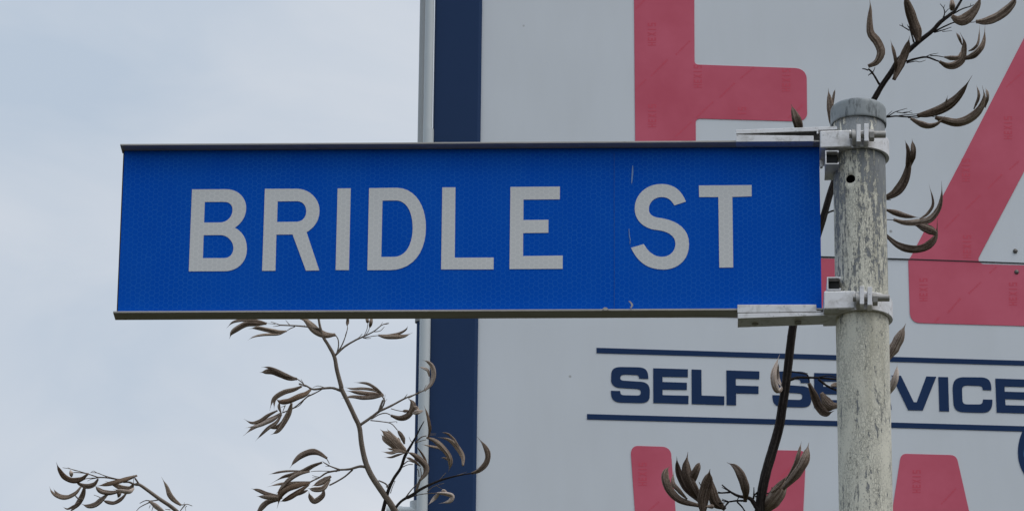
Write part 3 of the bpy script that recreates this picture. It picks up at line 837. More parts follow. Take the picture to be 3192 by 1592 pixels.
def pod_section(crease, ang):
    sec = []
    for i in range(14):
        a = 2 * math.pi * i / 14
        r = 1.0
        da = abs((a - ang + math.pi) % (2 * math.pi) - math.pi)
        if da < 0.5: r *= 1 - crease * (1 - da / 0.5)
        r *= 1 + 0.06 * math.cos(3 * a)
        sec.append((r * math.cos(a), r * math.sin(a)))
    return sec

class Plant:
    def __init__(self, name, label, cat, base, depth, group=None):
        self.o = thing(name, label, cat, base, group); self.d = depth; self.i = 0
    def pts(self, T, P, d):
        return [at(*T(x, y), d) for x, y in P]
    def stem(self, T, P, w, mat=None, ground=None, sub=20, name='stem'):
        """w: width in the same units as P, one per point or (start, end)"""
        sc = (T(1, 0)[0] - T(0, 0)[0])
        n = len(P)
        if len(w) == 2 and n != 2: w = [w[0] + (w[1] - w[0]) * i / (n - 1) for i in range(n)]
        d = self.d
        pts = self.pts(T, P, d)
        wd = [x * sc / F_PX * d / 2 for x in w]
        m = (len(pts) - 1) * 5
        cp = catmull(pts, m)
        ww = []
        for k in range(m + 1):
            s = k / m * (len(wd) - 1); i = min(int(s), len(wd) - 2); t = s - i
            ww.append((wd[i] * (1 - t) + wd[i + 1] * t) * (1 + 0.06 * mnoise.noise(Vector((k * 0.7, self.i * 3.1, 0)))))
        self.i += 1
        if ground is not None:
            last = cp[-1]; tg = (cp[-1] - cp[-2]).normalized(); end = Vector((last.x + ground[0], last.y + ground[1], 0.0))
            c1_ = last + tg * 0.6; c2_ = end + Vector((0, 0, 1.5))
            for q_ in range(1, 25):
                t = q_ / 24; u_ = 1 - t
                cp.append(last * u_**3 + c1_ * (3 * u_ * u_ * t) + c2_ * (3 * u_ * t * t) + end * t**3)
                ww.append(ww[m] * (1 + 0.35 * t))
        V, F = sweep(cp, ww, lambda t: 0, ROUND, 1.0)
        return grain(mesh_obj(name, V, F, mat or self.smat, self.o, True), 0, 8, self.i)
    def twigs(self, T, lst, mat=None):
        """each twig: (w0, w1, x, y, x, y, ...); thin side shoots of the panicle"""
        sc = (T(1, 0)[0] - T(0, 0)[0]); d = self.d
        for tw in lst:
            w0, w1 = tw[0], tw[1]; P = [(tw[i], tw[i + 1]) for i in range(2, len(tw), 2)]
            off = RND.uniform(-0.006, 0.006)
            pts = [at(*T(x, y), d + off * (i / (len(P) - 1))) for i, (x, y) in enumerate(P)]
            m = max(6, (len(P) - 1) * 5); cp = catmull(pts, m)
            ww = []
            for k in range(m + 1):
                t = k / m
                q = (w0 + (w1 - w0) * t) * (1 + 0.15 * mnoise.noise(Vector((k * 0.9, self.i * 1.7, 5))))
                ww.append(max(1.2 / 4.283, q * sc) / F_PX * d / 2)
            self.i += 1
            V, F = sweep(cp, ww, lambda t: 0, ROUND[::1], 1.0)
            grain(mesh_obj('twig', V, F, mat or self.smat, self.o, True), 0, 8, self.i)
    def pod(self, T, valves, mat=None):
        """one seed capsule; each valve: (w, x, y, x, y, ...) from stalk to tip"""
        sc = (T(1, 0)[0] - T(0, 0)[0])
        d0 = self.d + RND.uniform(-0.03, 0.012)
        V, F = [], []
        for vi, vl in enumerate(valves):
            w = vl[0]; P = [(vl[i], vl[i + 1]) for i in range(1, len(vl), 2)]
            bow = RND.uniform(-0.02, 0.02); d = d0 + 0.004 * vi
            n = len(P) - 1
            if n < 2:
                P = [P[0], ((P[0][0] + P[1][0]) / 2 + w * 0.08, (P[0][1] + P[1][1]) / 2), P[1]]; n = 2
            pts = [at(*T(x, y), d + bow * math.sin(math.pi * i / n)) for i, (x, y) in enumerate(P)]
            m = 22; cp = catmull(pts, m)
            hw = w * sc / F_PX * d / 2 * 1.08
            sh = RND.uniform(0.8, 1.25); se = RND.random() * 50
            ww = []
            for k in range(m + 1):
                t = k / m
                base = 0.30 + 0.70 * min(1, t / 0.30) ** 0.8
                tip = 1.0 if t < 0.55 * sh else max(0.035, 1 - ((t - 0.55 * sh) / (1 - 0.55 * sh)) ** 1.45)
                if t > 0.80: tip = tip * (1 - 0.75 * min(1.0, (t - 0.80) / 0.12)) + 0.02
                if t < 0.04: base = 0.42
                ww.append(hw * base * tip * (1 + 0.10 * mnoise.noise(Vector((t * 5, se, 0)))))
            tw0 = RND.uniform(-0.3, 0.3); tw1 = RND.uniform(-0.7, 0.7)
            sec = pod_section(RND.uniform(0.35, 0.7), math.radians(RND.uniform(40, 140)))
            v, f = sweep(cp, ww, lambda t: tw0 + tw1 * t, sec, RND.uniform(0.55, 0.8))
            b = len(V); V += v; F += [tuple(i + b for i in q) for q in f]
        if mat is None and isinstance(self.pmat, tuple): mat = self.pmat[RND.randrange(len(self.pmat))]
        self.i += 1
        grain(mesh_obj('seed_pod', V, F, mat or self.pmat, self.o, True), 23, 14, self.i)
    def foliage(self, base, n, h, seed):
        r = random.Random(seed); V, F = [], []
        for i in range(n):
            a = r.uniform(0, 2 * math.pi); lean = r.uniform(0.15, 0.75); L = h * r.uniform(0.7, 1.1); w = r.uniform(0.025, 0.045)
            dr = Vector((math.cos(a), math.sin(a), 0)); sd_ = Vector((-dr.y, dr.x, 0))
            o = base + dr * r.uniform(0.02, 0.2)
            b = len(V)
            for k in range(9):
                t = k / 8
                c = o + dr * (lean * L * (0.35 * t + 0.65 * t * t)) + Vector((0, 0, L * (t - 0.38 * lean * t * t)))
                q = w * (1 - t ** 3) + 0.001
                up = Vector((0, 0, 0.25 * q)) + dr * -0.4 * q
                V += [c - sd_ * q + up, c, c + sd_ * q + up, c - dr * 0.003 - Vector((0, 0, 0.002))]
            for k in range(8):
                p, q = b + k * 4, b + k * 4 + 4
                F += [(p, p + 1, q + 1, q), (p + 1, p + 2, q + 2, q + 1), (p + 2, p + 3, q + 3, q + 2), (p + 3, p, q, q + 3)]
        mesh_obj('foliage', V, F, M_LEAF, self.o, True)

# ---------------------------------------------------------------- stalk at the right, close behind the sign
pr_ = at(2368, 1592, 6.6)
baseR = Vector((pr_.x - 0.15, pr_.y + 0.35, 0))
RP = Plant('flax_plant', 'thick dark stalk of dried seed pods rising behind the pole', 'plant', baseR, 6.6, 'dry flax seed stalks')
RP.smat = M_STEM_DARK; RP.pmat = (M_POD_DARK, M_POD, M_POD_DARK)
RP.stem(NAT, [(3030, -60), (2989, 14), (2970, 40), (2933, 68), (2907, 96), (2872, 124), (2839, 152), (2802, 187), (2779, 224), (2751, 264), (2730, 300), (2690, 370), (2635, 480), (2592, 590), (2560, 700), (2528, 790), (2500, 880), (2482, 960), (2471, 1022), (2462, 1093), (2451, 1187), (2439, 1265), (2428, 1332), (2406, 1410), (2388, 1472), (2375, 1534), (2368, 1592)],
        [7, 8, 9, 13, 13, 14, 16, 17, 17, 17, 18, 19, 20, 21, 22, 24, 25, 26, 26, 27, 28, 29, 30, 31, 31, 31, 32], ground=(-0.15, 0.35))
RP.foliage(baseR, 34, 2.2, 3)
H = crop(2592, 0, 4.283); I_ = crop(2592, 200, 4.283); J = crop(2592, 500, 4.283); K = crop(2392, 1000, 3.2125); G = crop(1992, 1192, 3.2125); C1 = crop(2250, 250, 4.283)
RP.twigs(H, [(30, 22, 640, 1130, 550, 980, 490, 920), (20, 12, 490, 940, 450, 925, 410, 920), (18, 8, 520, 990, 560, 950, 580, 900), (14, 8, 530, 985, 500, 1000, 492, 1015),
    (25, 12, 1100, 570, 1060, 430, 1030, 350), (18, 8, 1040, 410, 950, 355, 905, 335), (12, 6, 955, 355, 940, 310), (12, 6, 1030, 370, 1010, 330),
    (32, 18, 1000, 825, 1130, 785, 1270, 765, 1400, 810, 1460, 830), (15, 5, 1250, 765, 1330, 730, 1425, 712), (15, 10, 1320, 745, 1420, 750, 1520, 770), (14, 5, 1000, 845, 1120, 820, 1180, 830, 1260, 805),
    (24, 8, 1360, 430, 1520, 350, 1650, 300, 1750, 310, 1930, 295), (20, 8, 1370, 435, 1500, 400, 1600, 365), (10, 5, 1480, 425, 1610, 412),
    (20, 8, 1480, 270, 1510, 180, 1495, 110, 1450, 55), (10, 5, 1495, 110, 1515, 65), (12, 5, 1520, 170, 1560, 125, 1600, 120), (16, 6, 1500, 240, 1600, 160), (22, 8, 1620, 190, 1750, 120, 1850, 90, 1900, 65), (8, 4, 1850, 90, 1860, 45)])
RP.pod(H, [(112, 490, 885, 600, 830, 660, 700, 610, 560, 520, 440, 510, 250, 520, 100, 505, -30)], M_POD)
RP.pod(H, [(130, 1150, 560, 1140, 450, 1080, 270, 1010, 50, 970, -80)])
RP.pod(H, [(108, 830, 1065, 900, 900, 960, 760, 1010, 620, 1045, 480), (45, 850, 960, 860, 850, 830, 690, 785, 530)])
RP.pod(H, [(98, 1445, 825, 1540, 875, 1640, 870, 1735, 800, 1765, 680, 1770, 560, 1715, 435), (60, 1510, 765, 1600, 775, 1700, 760, 1740, 640), (34, 1740, 600, 1700, 500, 1660, 430)])
RP.pod(H, [(82, 1740, 790, 1870, 750, 1960, 680, 2030, 560, 2050, 340), (36, 1830, 685, 1900, 650, 1960, 560, 1980, 320)], M_POD)
RP.pod(H, [(135, 1610, 215, 1680, 265, 1770, 260, 1880, 170, 1960, 50, 2000, -80)], M_POD)
RP.pod(H, [(110, 1930, 290, 2050, 285, 2200, 230, 2330, 140, 2430, 30, 2480, -90)], M_POD)
RP.pod(H, [(75, 1605, 140, 1610, 70, 1600, -40)])
RP.twigs(I_, [(25, 16, 560, 715, 735, 708, 860, 695, 1000, 705, 1170, 690), (22, 6, 560, 725, 740, 700, 850, 640, 1010, 590), (12, 5, 870, 640, 980, 655, 1070, 620), (10, 5, 735, 695, 810, 625), (12, 6, 940, 655, 1010, 640, 1080, 655), (16, 8, 900, 690, 1000, 680, 1160, 665), (14, 8, 1020, 715, 1120, 720, 1200, 705), (10, 8, 1300, 690, 1400, 712)])
RP.pod(I_, [(118, 1150, 685, 1300, 655, 1480, 590, 1640, 480, 1760, 340, 1880, 150), (34, 1400, 610, 1510, 540, 1555, 410)])
RP.pod(I_, [(112, 1390, 712, 1500, 745, 1680, 780, 1850, 720, 1980, 600, 2040, 440, 2010, 285), (38, 1900, 600, 1965, 430, 1935, 275), (38, 2050, 580, 2085, 430, 2058, 315)], M_POD)
RP.pod(I_, [(78, 1055, 725, 1180, 790, 1300, 825, 1420, 790, 1530, 680)], M_POD)
RP.pod(C1, [(95, 1520, 720, 1470, 520, 1440, 300, 1420, 105), (34, 1465, 420, 1490, 220, 1515, 112)])
RP.pod(C1, [(118, 1050, 760, 1020, 600, 975, 460, 925, 318)])
RP.pod(J, [(125, 680, 515, 850, 430, 970, 270, 1030, 60, 1035, -120), (64, 1000, 100, 1025, -100, 980, -275), (74, 1050, 80, 1090, -110, 1075, -288)])
RP.twigs(J, [(12, 8, 640, 530, 735, 525, 795, 530), (14, 10, 640, 800, 740, 790, 835, 795)])
RP.pod(J, [(75, 735, 660, 850, 695, 1000, 740, 1190, 765)])
RP.pod(J, [(88, 830, 790, 980, 830, 1180, 820, 1320, 780, 1430, 640, 1470, 470, 1470, 275), (38, 1180, 780, 1290, 700, 1355, 560, 1298, 308)], M_POD)
RP.pod(J, [(112, 1130, 850, 1260, 900, 1370, 950, 1420, 985)])
RP.pod(J, [(98, 720, 990, 860, 1110, 1000, 1170, 1150, 1180, 1290, 1130, 1395, 1000, 1415, 765)])
RP.pod(K, [(100, 1190, 400, 1265, 270, 1320, 170, 1388, 22)], M_POD)
RP.pod(K, [(66, 1190, 760, 1250, 650, 1290, 540, 1302, 425)], M_POD_PALE)
RP.pod(K, [(62, 165, 650, 110, 700, 70, 640, 60, 540, 85, 440, 125, 330), (40, 150, 660, 110, 600, 100, 520, 120, 400)], M_POD_PALE)
RP.twigs(K, [(30, 18, 225, 590, 300, 565, 400, 565, 550, 570, 760, 590), (14, 8, 520, 562, 620, 545, 720, 575), (15, 10, 240, 505, 340, 520, 400, 540, 420, 610), (26, 18, 510, 580, 600, 650, 720, 705), (10, 5, 340, 520, 405, 522)])
RP.pod(K, [(80, 418, 625, 470, 740, 520, 860, 590, 925, 672, 895), (40, 480, 760, 560, 870, 640, 880, 680, 840)])
RP.pod(K, [(92, 540, 720, 600, 810, 660, 845, 760, 820)], M_POD)
RP.pod(K, [(46, 760, 650, 690, 640, 620, 650)])
# shoots that pass behind the pole and the sign and carry the pods beyond them
RP.twigs(NAT, [(5, 3, 2562, 690, 2543, 640, 2520, 540, 2500, 440), (4, 3, 2668, 412, 2640, 420, 2606, 418), (6, 5, 2690, 372, 2706, 368, 2726, 367),
    (6, 5, 2572, 668, 2597, 657, 2640, 655, 2684, 662), (4, 3, 2684, 662, 2712, 678, 2743, 687), (4, 3, 2684, 660, 2725, 660, 2766, 655), (5, 4, 2684, 662, 2715, 700, 2764, 733), (5, 4, 2670, 656, 2705, 642, 2754, 620),
    (4, 3, 2625, 1183, 2690, 1170, 2766, 1122), (4, 3, 2625, 1185, 2690, 1215, 2766, 1236)])
RP.pod(G, [(78, 620, 1235, 420, 1180, 310, 1080, 262, 960, 272, 880, 308, 835)], M_POD)
RP.pod(G, [(42, 480, 1165, 400, 1080, 340, 1000, 350, 880)])
RP.pod(G, [(64, 610, 1195, 480, 1070, 410, 940, 385, 840, 377, 735)])
RP.pod(G, [(98, 650, 1240, 560, 1100, 490, 960, 470, 840, 490, 690)])
RP.pod(G, [(74, 520, 1050, 550, 930, 590, 840, 612, 795)])
RP.pod(G, [(112, 640, 1320, 640, 1150, 680, 1000, 712, 860)])
RP.pod(G, [(92, 862, 1268, 770, 1180, 730, 1060, 712, 900), (46, 850, 1265, 740, 1210, 690, 1090)])
RP.pod(G, [(44, 748, 1240, 720, 1238, 660, 1238)], M_POD)
RP.pod(G, [(82, 1062, 1190, 1065, 1070, 1020, 930, 960, 840, 878, 796)])
RP.twigs(G, [(64, 40, 1230, 1300, 1170, 1230, 1120, 1160), (44, 12, 1130, 1170, 1090, 1150, 990, 1130, 900, 1080, 830, 1020), (12, 6, 880, 1070, 830, 1045), (20, 14, 910, 1095, 860, 1100, 790, 1102), (10, 6, 850, 1105, 790, 1090), (22, 12, 1070, 1180, 970, 1180, 890, 1190, 830, 1175), (10, 6, 890, 1185, 830, 1160), (18, 16, 900, 1190, 870, 1225, 850, 1265), (16, 14, 980, 1190, 1030, 1240, 1065, 1295), (16, 6, 640, 1060, 620, 1030, 600, 990), (12, 8, 1000, 1140, 985, 1170), (20, 8, 1145, 1160, 1150, 1110, 1150, 1045), (18, 8, 1150, 1130, 1200, 1080, 1240, 1045), (14, 14, 1160, 1140, 1240, 1115, 1330, 1100), (16, 8, 800, 1205, 860, 1200)])
RP.pod(G, [(145, 1225, 1310, 1340, 1170, 1420, 1050, 1490, 925)])
RP.pod(G, [(92, 1440, 1060, 1580, 900, 1660, 760, 1702, 595), (42, 1470, 980, 1560, 830, 1600, 700, 1627, 585)], M_POD)
RP.pod(G, [(46, 1320, 1095, 1400, 1020, 1485, 930)], M_POD)
RP.twigs(G, [(20, 8, 1330, 1100, 1335, 1070, 1330, 1045)])

# ---------------------------------------------------------------- branching stalk left of the building corner
DL = 11.0
pl_ = at(1236, 1600, DL)
baseL = Vector((pl_.x + 0.1, pl_.y + 0.3, 0))
LP = Plant('flax_plant', 'tall branching stalk of curled seed pods left of the navy corner', 'plant', baseL, DL, 'dry flax seed stalks')
LP.smat = M_STEM; LP.pmat = (M_POD_FAR, M_POD, M_POD_FAR, M_POD_WARM)
A = crop(700, 980, 4.283); B = crop(700, 1200, 3.278); C = crop(1100, 1250, 3.758); D_ = crop(1100, 1000, 4.284)
def nat(T, P): return [T(x, y) for x, y in P]
main = [(988, 900)] + nat(A, [(1255, 50), (1310, 280), (1380, 400), (1465, 560), (1500, 740), (1555, 950)]) + nat(B, [(1195, 40), (1260, 170), (1330, 320), (1378, 430), (1400, 600), (1440, 780), (1500, 920), (1600, 1070), (1690, 1200), (1745, 1290)])
LP.stem(NAT, main, [5, 7, 9, 10, 12, 13, 14, 14, 14, 14.5, 15, 16, 17, 18, 19, 20, 21], ground=(0.1, 0.3))
LP.stem(C, [(835, 230), (790, 310), (745, 400), (690, 500), (610, 640), (560, 780), (480, 900), (420, 1030), (385, 1150), (350, 1290)], [8, 16, 18, 28, 36, 34, 36, 40, 44, 46], M_STEM_DARK, ground=(0.16, 0.3))
LP.stem(C, [(1410, 840), (1300, 855), (1200, 875), (1060, 912), (930, 962), (800, 1025), (700, 1090), (570, 1165), (480, 1270)], [12, 15, 18, 24, 28, 34, 36, 30, 34], M_STEM_DARK)
LP.foliage(baseL, 46, 2.6, 5)
LP.twigs(A, [(22, 18, 1300, 195, 1120, 165, 980, 150, 870, 145, 740, 140), (14, 6, 740, 140, 690, 120, 615, 95), (10, 5, 680, 125, 565, 117), (12, 5, 870, 140, 815, 75), (12, 5, 740, 145, 645, 160), (14, 10, 940, 160, 880, 185, 825, 220), (8, 4, 1090, 165, 1060, 140),
    (18, 14, 1490, 540, 1520, 430, 1515, 330, 1475, 265), (20, 8, 1495, 520, 1560, 420, 1610, 300, 1640, 190, 1638, 140), (8, 5, 1610, 280, 1645, 180), (30, 9, 1480, 540, 1600, 430, 1740, 345, 1860, 290, 1990, 225, 2100, 140, 2195, 110), (16, 6, 1740, 340, 1790, 310, 1840, 255), (14, 6, 1850, 310, 1900, 318, 1955, 315),
    (10, 8, 1860, 285, 1900, 200, 1915, 110), (10, 8, 1880, 275, 1920, 220, 1938, 165), (12, 6, 2000, 230, 2080, 215, 2135, 160), (8, 5, 2080, 150, 2110, 100), (12, 10, 1850, 310, 1960, 290, 2055, 278), (10, 5, 2130, 130, 2190, 125),
    (14, 12, 965, 855, 1010, 885, 1060, 930), (36, 18, 1550, 1015, 1440, 978, 1300, 985, 1180, 995, 1080, 945, 990, 925), (10, 5, 1060, 930, 1020, 860), (12, 5, 1340, 975, 1250, 950, 1180, 968), (8, 4, 1070, 940, 990, 910), (8, 4, 1090, 960, 1000, 945), (14, 20, 1310, 990, 1220, 1040, 1140, 1078), (16, 8, 1140, 1078, 1080, 1115, 1000, 1210, 900, 1260),
    (22, 18, 2080, 1290, 2135, 1160, 2100, 1080), (8, 4, 2130, 1160, 2145, 1065), (8, 4, 2125, 1180, 2170, 1125)])
LP.pod(A, [(38, 565, 115, 450, 85, 320, 75, 200, 80, 100, 110, 22, 188), (72, 560, 120, 430, 125, 300, 125, 170, 190, 95, 250, 65, 325)])
LP.pod(A, [(56, 825, 222, 700, 230, 560, 205, 440, 180, 320, 190), (36, 800, 235, 720, 262, 600, 265, 480, 275, 380, 300, 308, 342)])
LP.pod(A, [(98, 1478, 270, 1350, 275, 1230, 225, 1150, 150, 1080, 80, 980, 55)])
LP.pod(A, [(40, 1636, 145, 1642, 90, 1648, 0)], M_POD)
LP.pod(A, [(40, 1912, 110, 1905, 80, 1888, 0)], M_POD)
LP.pod(A, [(44, 1940, 170, 1952, 110, 1968, 0)], M_POD)
LP.pod(A, [(62, 2055, 275, 2150, 292, 2280, 292, 2400, 285, 2512, 240), (34, 2080, 272, 2200, 275, 2330, 250, 2420, 200, 2450, 145)])
LP.pod(A, [(80, 965, 858, 880, 850, 760, 805, 640, 760, 540, 765, 468, 772), (44, 940, 845, 830, 810, 720, 760, 600, 710, 488, 698)], M_POD)
LP.pod(A, [(64, 1030, 958, 930, 1000, 800, 1035, 700, 1090, 640, 1150, 600, 1285), (44, 850, 1030, 740, 1070, 670, 1140, 662, 1275)])
LP.pod(A, [(70, 1150, 1000, 1080, 1060, 980, 1100, 850, 1155, 740, 1160, 680, 1110)])
LP.pod(A, [(52, 2125, 1078, 2000, 1100, 1850, 1110, 1700, 1095, 1548, 1120), (58, 2120, 1072, 1980, 1060, 1800, 1040, 1605, 1012), (36, 2115, 1068, 2000, 1010, 1850, 988, 1700, 990, 1600, 965), (38, 2110, 1060, 2010, 980, 1900, 920, 1722, 903)], M_POD)
LP.pod(B, [(28, 560, 178, 558, 230, 588, 305)])
LP.pod(B, [(38, 540, 258, 450, 305, 370, 360, 280, 385, 192, 340)])
LP.pod(B, [(52, 582, 282, 500, 340, 400, 385, 300, 430, 188, 518), (30, 550, 315, 430, 370, 330, 415, 203, 435)], M_POD_PALE)
LP.pod(B, [(38, 582, 300, 530, 380, 450, 435, 380, 500, 312, 572)])
LP.pod(B, [(56, 686, 182, 660, 280, 600, 390, 540, 470, 468, 506), (36, 680, 250, 620, 345, 540, 425, 415, 435)])
LP.twigs(B, [(16, 12, 870, 95, 830, 130, 760, 190, 690, 240, 590, 280), (10, 5, 620, 205, 590, 280), (8, 4, 625, 205, 575, 225),
    (30, 26, 1385, 405, 1480, 340, 1580, 265), (24, 12, 1580, 265, 1700, 210, 1830, 140, 1900, 110, 1985, 82), (10, 5, 1830, 140, 1868, 90), (8, 5, 1845, 135, 1890, 120), (12, 10, 1500, 345, 1580, 298, 1650, 285, 1715, 312), (9, 8, 1700, 238, 1760, 255, 1830, 268), (11, 9, 1490, 358, 1600, 370, 1700, 390, 1765, 455), (7, 4, 1670, 380, 1755, 370, 1758, 385),
    (24, 20, 1575, 270, 1600, 200, 1620, 150), (30, 20, 1450, 835, 1380, 828, 1280, 855, 1180, 862), (18, 10, 1180, 862, 1080, 825, 1010, 785), (9, 8, 1045, 750, 1072, 800), (8, 4, 1060, 815, 1000, 775), (8, 4, 1080, 825, 1030, 825), (20, 10, 1180, 865, 1050, 890, 970, 940, 880, 985, 800, 1050, 700, 1100), (18, 16, 1310, 860, 1230, 930, 1140, 985, 1070, 1020), (9, 6, 1150, 880, 1050, 875, 940, 875, 880, 880), (9, 4, 975, 938, 930, 930, 895, 918), (8, 4, 940, 945, 895, 942), (10, 6, 1650, 1040, 1700, 990, 1740, 980)])
LP.pod(B, [(58, 1700, 308, 1790, 335, 1870, 310, 1918, 240, 1918, 175, 1865, 125)])
LP.pod(B, [(30, 1820, 265, 1850, 262, 1900, 262)])
LP.pod(C, [(48, 700, 140, 760, 125, 840, 105), (40, 720, 60, 750, 80, 770, 120)], M_POD_PALE)
LP.pod(C, [(34, 880, 430, 900, 340, 895, 270, 870, 150, 828, 35)])
LP.pod(D_, [(64, 955, 930, 1040, 840, 1078, 720, 1060, 610, 1000, 545, 925, 518), (38, 1020, 740, 1000, 660, 950, 632, 876, 608)], M_POD_PALE)
LP.twigs(D_, [(24, 16, 740, 1022, 850, 970, 960, 920), (10, 5, 860, 965, 905, 912), (10, 5, 950, 925, 978, 850), (9, 5, 720, 1010, 705, 1040)])
LP.pod(B, [(92, 1860, 690, 1760, 600, 1680, 520, 1588, 448), (40, 1850, 650, 1760, 560, 1700, 500, 1658, 440), (60, 1850, 690, 1740, 625, 1650, 560, 1598, 500), (26, 1800, 600, 1780, 560, 1772, 525)])
LP.pod(B, [(38, 1850, 685, 1770, 670, 1700, 690, 1600, 675), (24, 1830, 695, 1760, 715, 1700, 735, 1630, 733), (20, 1780, 660, 1720, 655, 1655, 643)])
LP.pod(B, [(42, 1838, 600, 1820, 540, 1790, 490, 1758, 448)])
LP.pod(C, [(68, 785, 925, 850, 840, 852, 760, 790, 690, 700, 620, 590, 580), (30, 790, 760, 700, 690, 610, 650)], M_POD)
LP.pod(C, [(26, 862, 780, 850, 690, 800, 600, 728, 505)])
LP.twigs(C, [(12, 8, 560, 780, 640, 742, 705, 738), (14, 10, 590, 740, 650, 697, 712, 716), (10, 8, 722, 490, 790, 465, 860, 448), (16, 12, 735, 478, 800, 420, 862, 402), (10, 4, 700, 485, 675, 455, 658, 415), (32, 26, 740, 1050, 770, 960, 790, 910), (16, 12, 620, 1120, 690, 1030, 770, 950), (10, 5, 440, 1075, 465, 1000, 497, 930), (20, 16, 415, 1020, 385, 965, 300, 925), (12, 6, 1010, 930, 1050, 880, 1090, 835), (12, 8, 775, 880, 770, 820, 755, 788), (12, 9, 800, 900, 800, 840, 792, 780),
    (12, 9, 640, 1140, 740, 1100, 850, 1080, 1000, 1072), (12, 5, 870, 1060, 940, 1000, 1070, 955), (8, 4, 980, 985, 1050, 1030), (8, 4, 1200, 870, 1270, 850, 1330, 825), (7, 4, 905, 380, 975, 378), (7, 4, 900, 395, 970, 392), (9, 4, 860, 810, 880, 850)])
LP.pod(C, [(58, 862, 422, 960, 460, 1060, 550, 1130, 650, 1142, 740, 1115, 835), (30, 1090, 610, 1020, 553, 920, 528, 795, 500), (22, 1110, 690, 1080, 665, 1025, 658)])
LP.pod(C, [(54, 1288, 755, 1285, 650, 1220, 540, 1120, 450, 975, 415), (26, 1240, 520, 1180, 440, 1110, 380, 1025, 360)])
LP.pod(C, [(62, 1390, 842, 1480, 805, 1560, 720, 1580, 620, 1540, 520, 1452, 410)], M_POD)
LP.pod(C, [(50, 985, 1072, 1090, 1080, 1165, 1110, 1130, 1170, 1005, 1195), (42, 1010, 1082, 960, 1130, 880, 1215), (24, 1100, 1060, 1060, 1040, 1040, 1060)], M_POD_PALE)
LP.pod(B, [(60, 1046, 745, 960, 692, 880, 682, 780, 722, 710, 785, 666, 845)])
LP.pod(B, [(48, 995, 788, 900, 825, 800, 880, 700, 912, 600, 935, 472, 1002), (42, 870, 880, 760, 905, 660, 965, 590, 1040, 522, 1110), (22, 780, 872, 600, 880, 446, 910)])
LP.pod(B, [(32, 880, 985, 760, 995, 640, 1002, 540, 1012, 432, 1037)])
LP.pod(B, [(52, 870, 1000, 760, 1022, 640, 1065, 575, 1130, 535, 1258), (50, 860, 1015, 740, 1100, 640, 1160, 560, 1190), (32, 760, 1010, 620, 1030, 560, 1085, 540, 1165)])
LP.pod(B, [(38, 590, 1135, 440, 1110, 350, 1075, 270, 1053), (42, 590, 1150, 450, 1145, 325, 1130), (56, 550, 1172, 450, 1190, 390, 1235, 345, 1300, 330, 1350)])
LP.pod(B, [(56, 1088, 928, 1000, 985, 890, 1030), (50, 1078, 960, 1010, 1050, 920, 1065, 850, 1050)])
LP.pod(B, [(54, 1015, 1070, 1000, 1130, 920, 1185, 875, 1140, 858, 1075), (26, 850, 1070, 800, 1095, 738, 1132)])

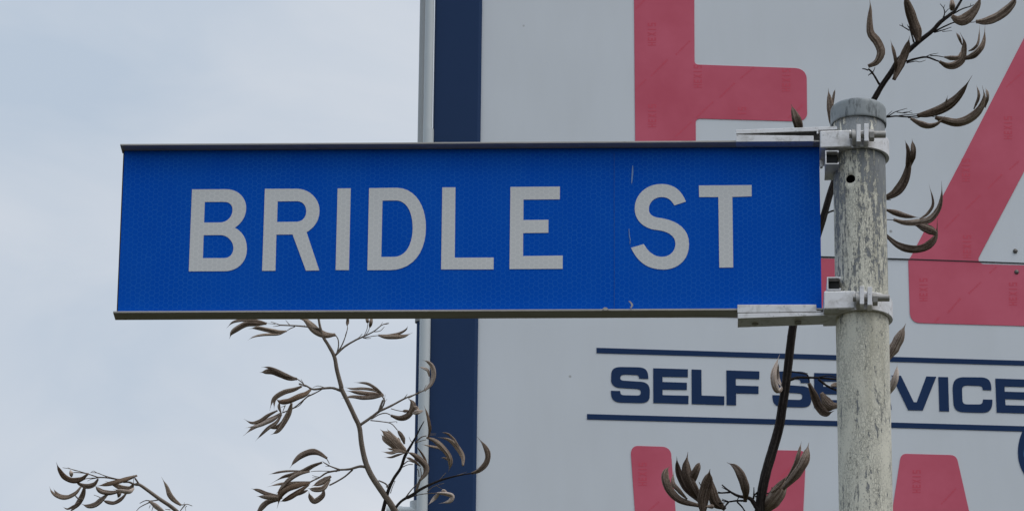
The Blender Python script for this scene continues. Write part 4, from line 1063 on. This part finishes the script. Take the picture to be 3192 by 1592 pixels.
# ---------------------------------------------------------------- low drooping stalk at the lower left
pf = at(558, 1596, DL + 0.3)
baseF = Vector((pf.x + 0.55, pf.y + 0.2, 0))
FP = Plant('flax_plant', 'low drooping stalk tip with clustered pods against open sky', 'plant', baseF, DL + 0.3, 'dry flax seed stalks')
FP.smat = M_STEM; FP.pmat = (M_POD_FAR, M_POD, M_POD_WARM)
F_ = crop(100, 1392, 4.293)
FP.stem(F_, [(1370, 500), (1430, 500), (1550, 580), (1700, 690), (1850, 790), (1950, 875), (2050, 1000)], [26, 40, 46, 50, 52, 56, 58], ground=(0.5, 0.2))
FP.foliage(baseF, 34, 2.3, 8)
FP.twigs(F_, [(26, 22, 1430, 495, 1400, 450, 1375, 415), (34, 20, 1440, 505, 1370, 500, 1300, 470, 1220, 470), (22, 18, 1390, 390, 1270, 425, 1150, 432, 1000, 410, 880, 405), (18, 6, 880, 405, 780, 370, 650, 330, 520, 295, 408, 275), (12, 6, 1150, 430, 1000, 392, 870, 345, 820, 320, 780, 345), (12, 7, 1000, 400, 930, 368, 880, 348, 795, 340), (14, 8, 900, 412, 740, 420, 690, 440), (16, 8, 760, 355, 600, 340, 535, 345), (10, 5, 640, 325, 560, 310, 475, 272), (10, 5, 850, 418, 790, 430, 740, 455),
    (20, 16, 690, 700, 620, 690, 570, 640), (12, 6, 940, 690, 880, 660, 825, 640), (10, 5, 1360, 560, 1358, 460, 1355, 375), (14, 8, 1985, 775, 2040, 770, 2080, 765, 2145, 788), (16, 10, 2050, 770, 2000, 830, 1970, 875), (10, 5, 2070, 790, 2050, 810, 2060, 860), (7, 4, 2030, 775, 2040, 740), (18, 10, 1700, 705, 1600, 720, 1520, 715, 1440, 752), (16, 7, 1580, 735, 1450, 800, 1390, 862), (10, 6, 1620, 790, 1600, 865), (10, 5, 1580, 780, 1565, 820), (12, 6, 1850, 840, 1780, 830)])
FP.pod(F_, [(70, 745, 362, 660, 430, 540, 450, 430, 400, 360, 300, 322, 200)])
FP.pod(F_, [(60, 1405, 382, 1280, 425, 1150, 465, 1000, 500, 845, 525)])
FP.pod(F_, [(62, 885, 428, 830, 500, 740, 528, 640, 500, 560, 440)])
FP.pod(F_, [(54, 655, 530, 580, 620, 450, 680, 330, 655, 260, 595, 233, 525), (30, 520, 645, 420, 655, 330, 620, 283, 550)])
FP.pod(F_, [(72, 705, 525, 680, 640, 620, 750, 560, 815, 480, 890), (30, 630, 740, 540, 800, 470, 828, 405, 795)])
FP.pod(F_, [(66, 1010, 635, 930, 705, 850, 770, 750, 792, 650, 755)], M_POD)
FP.pod(F_, [(64, 1365, 490, 1300, 555, 1180, 540, 1080, 492, 975, 455)])
FP.pod(F_, [(56, 1362, 555, 1300, 598, 1200, 590, 1080, 562)], M_POD_PALE)
FP.pod(F_, [(64, 1180, 590, 1050, 615, 940, 600, 880, 562, 845, 515)])
FP.pod(F_, [(46, 1275, 600, 1200, 690, 1100, 748, 1000, 735, 930, 700)])
FP.pod(F_, [(60, 1165, 580, 1165, 630, 1145, 685)], M_POD)
FP.pod(F_, [(52, 530, 395, 522, 350, 512, 300)], M_POD_PALE)
FP.pod(F_, [(66, 1990, 778, 1900, 712, 1840, 640, 1800, 530, 1728, 395)])
FP.pod(F_, [(64, 1565, 722, 1660, 790, 1750, 865, 1830, 930)], M_POD_PALE)
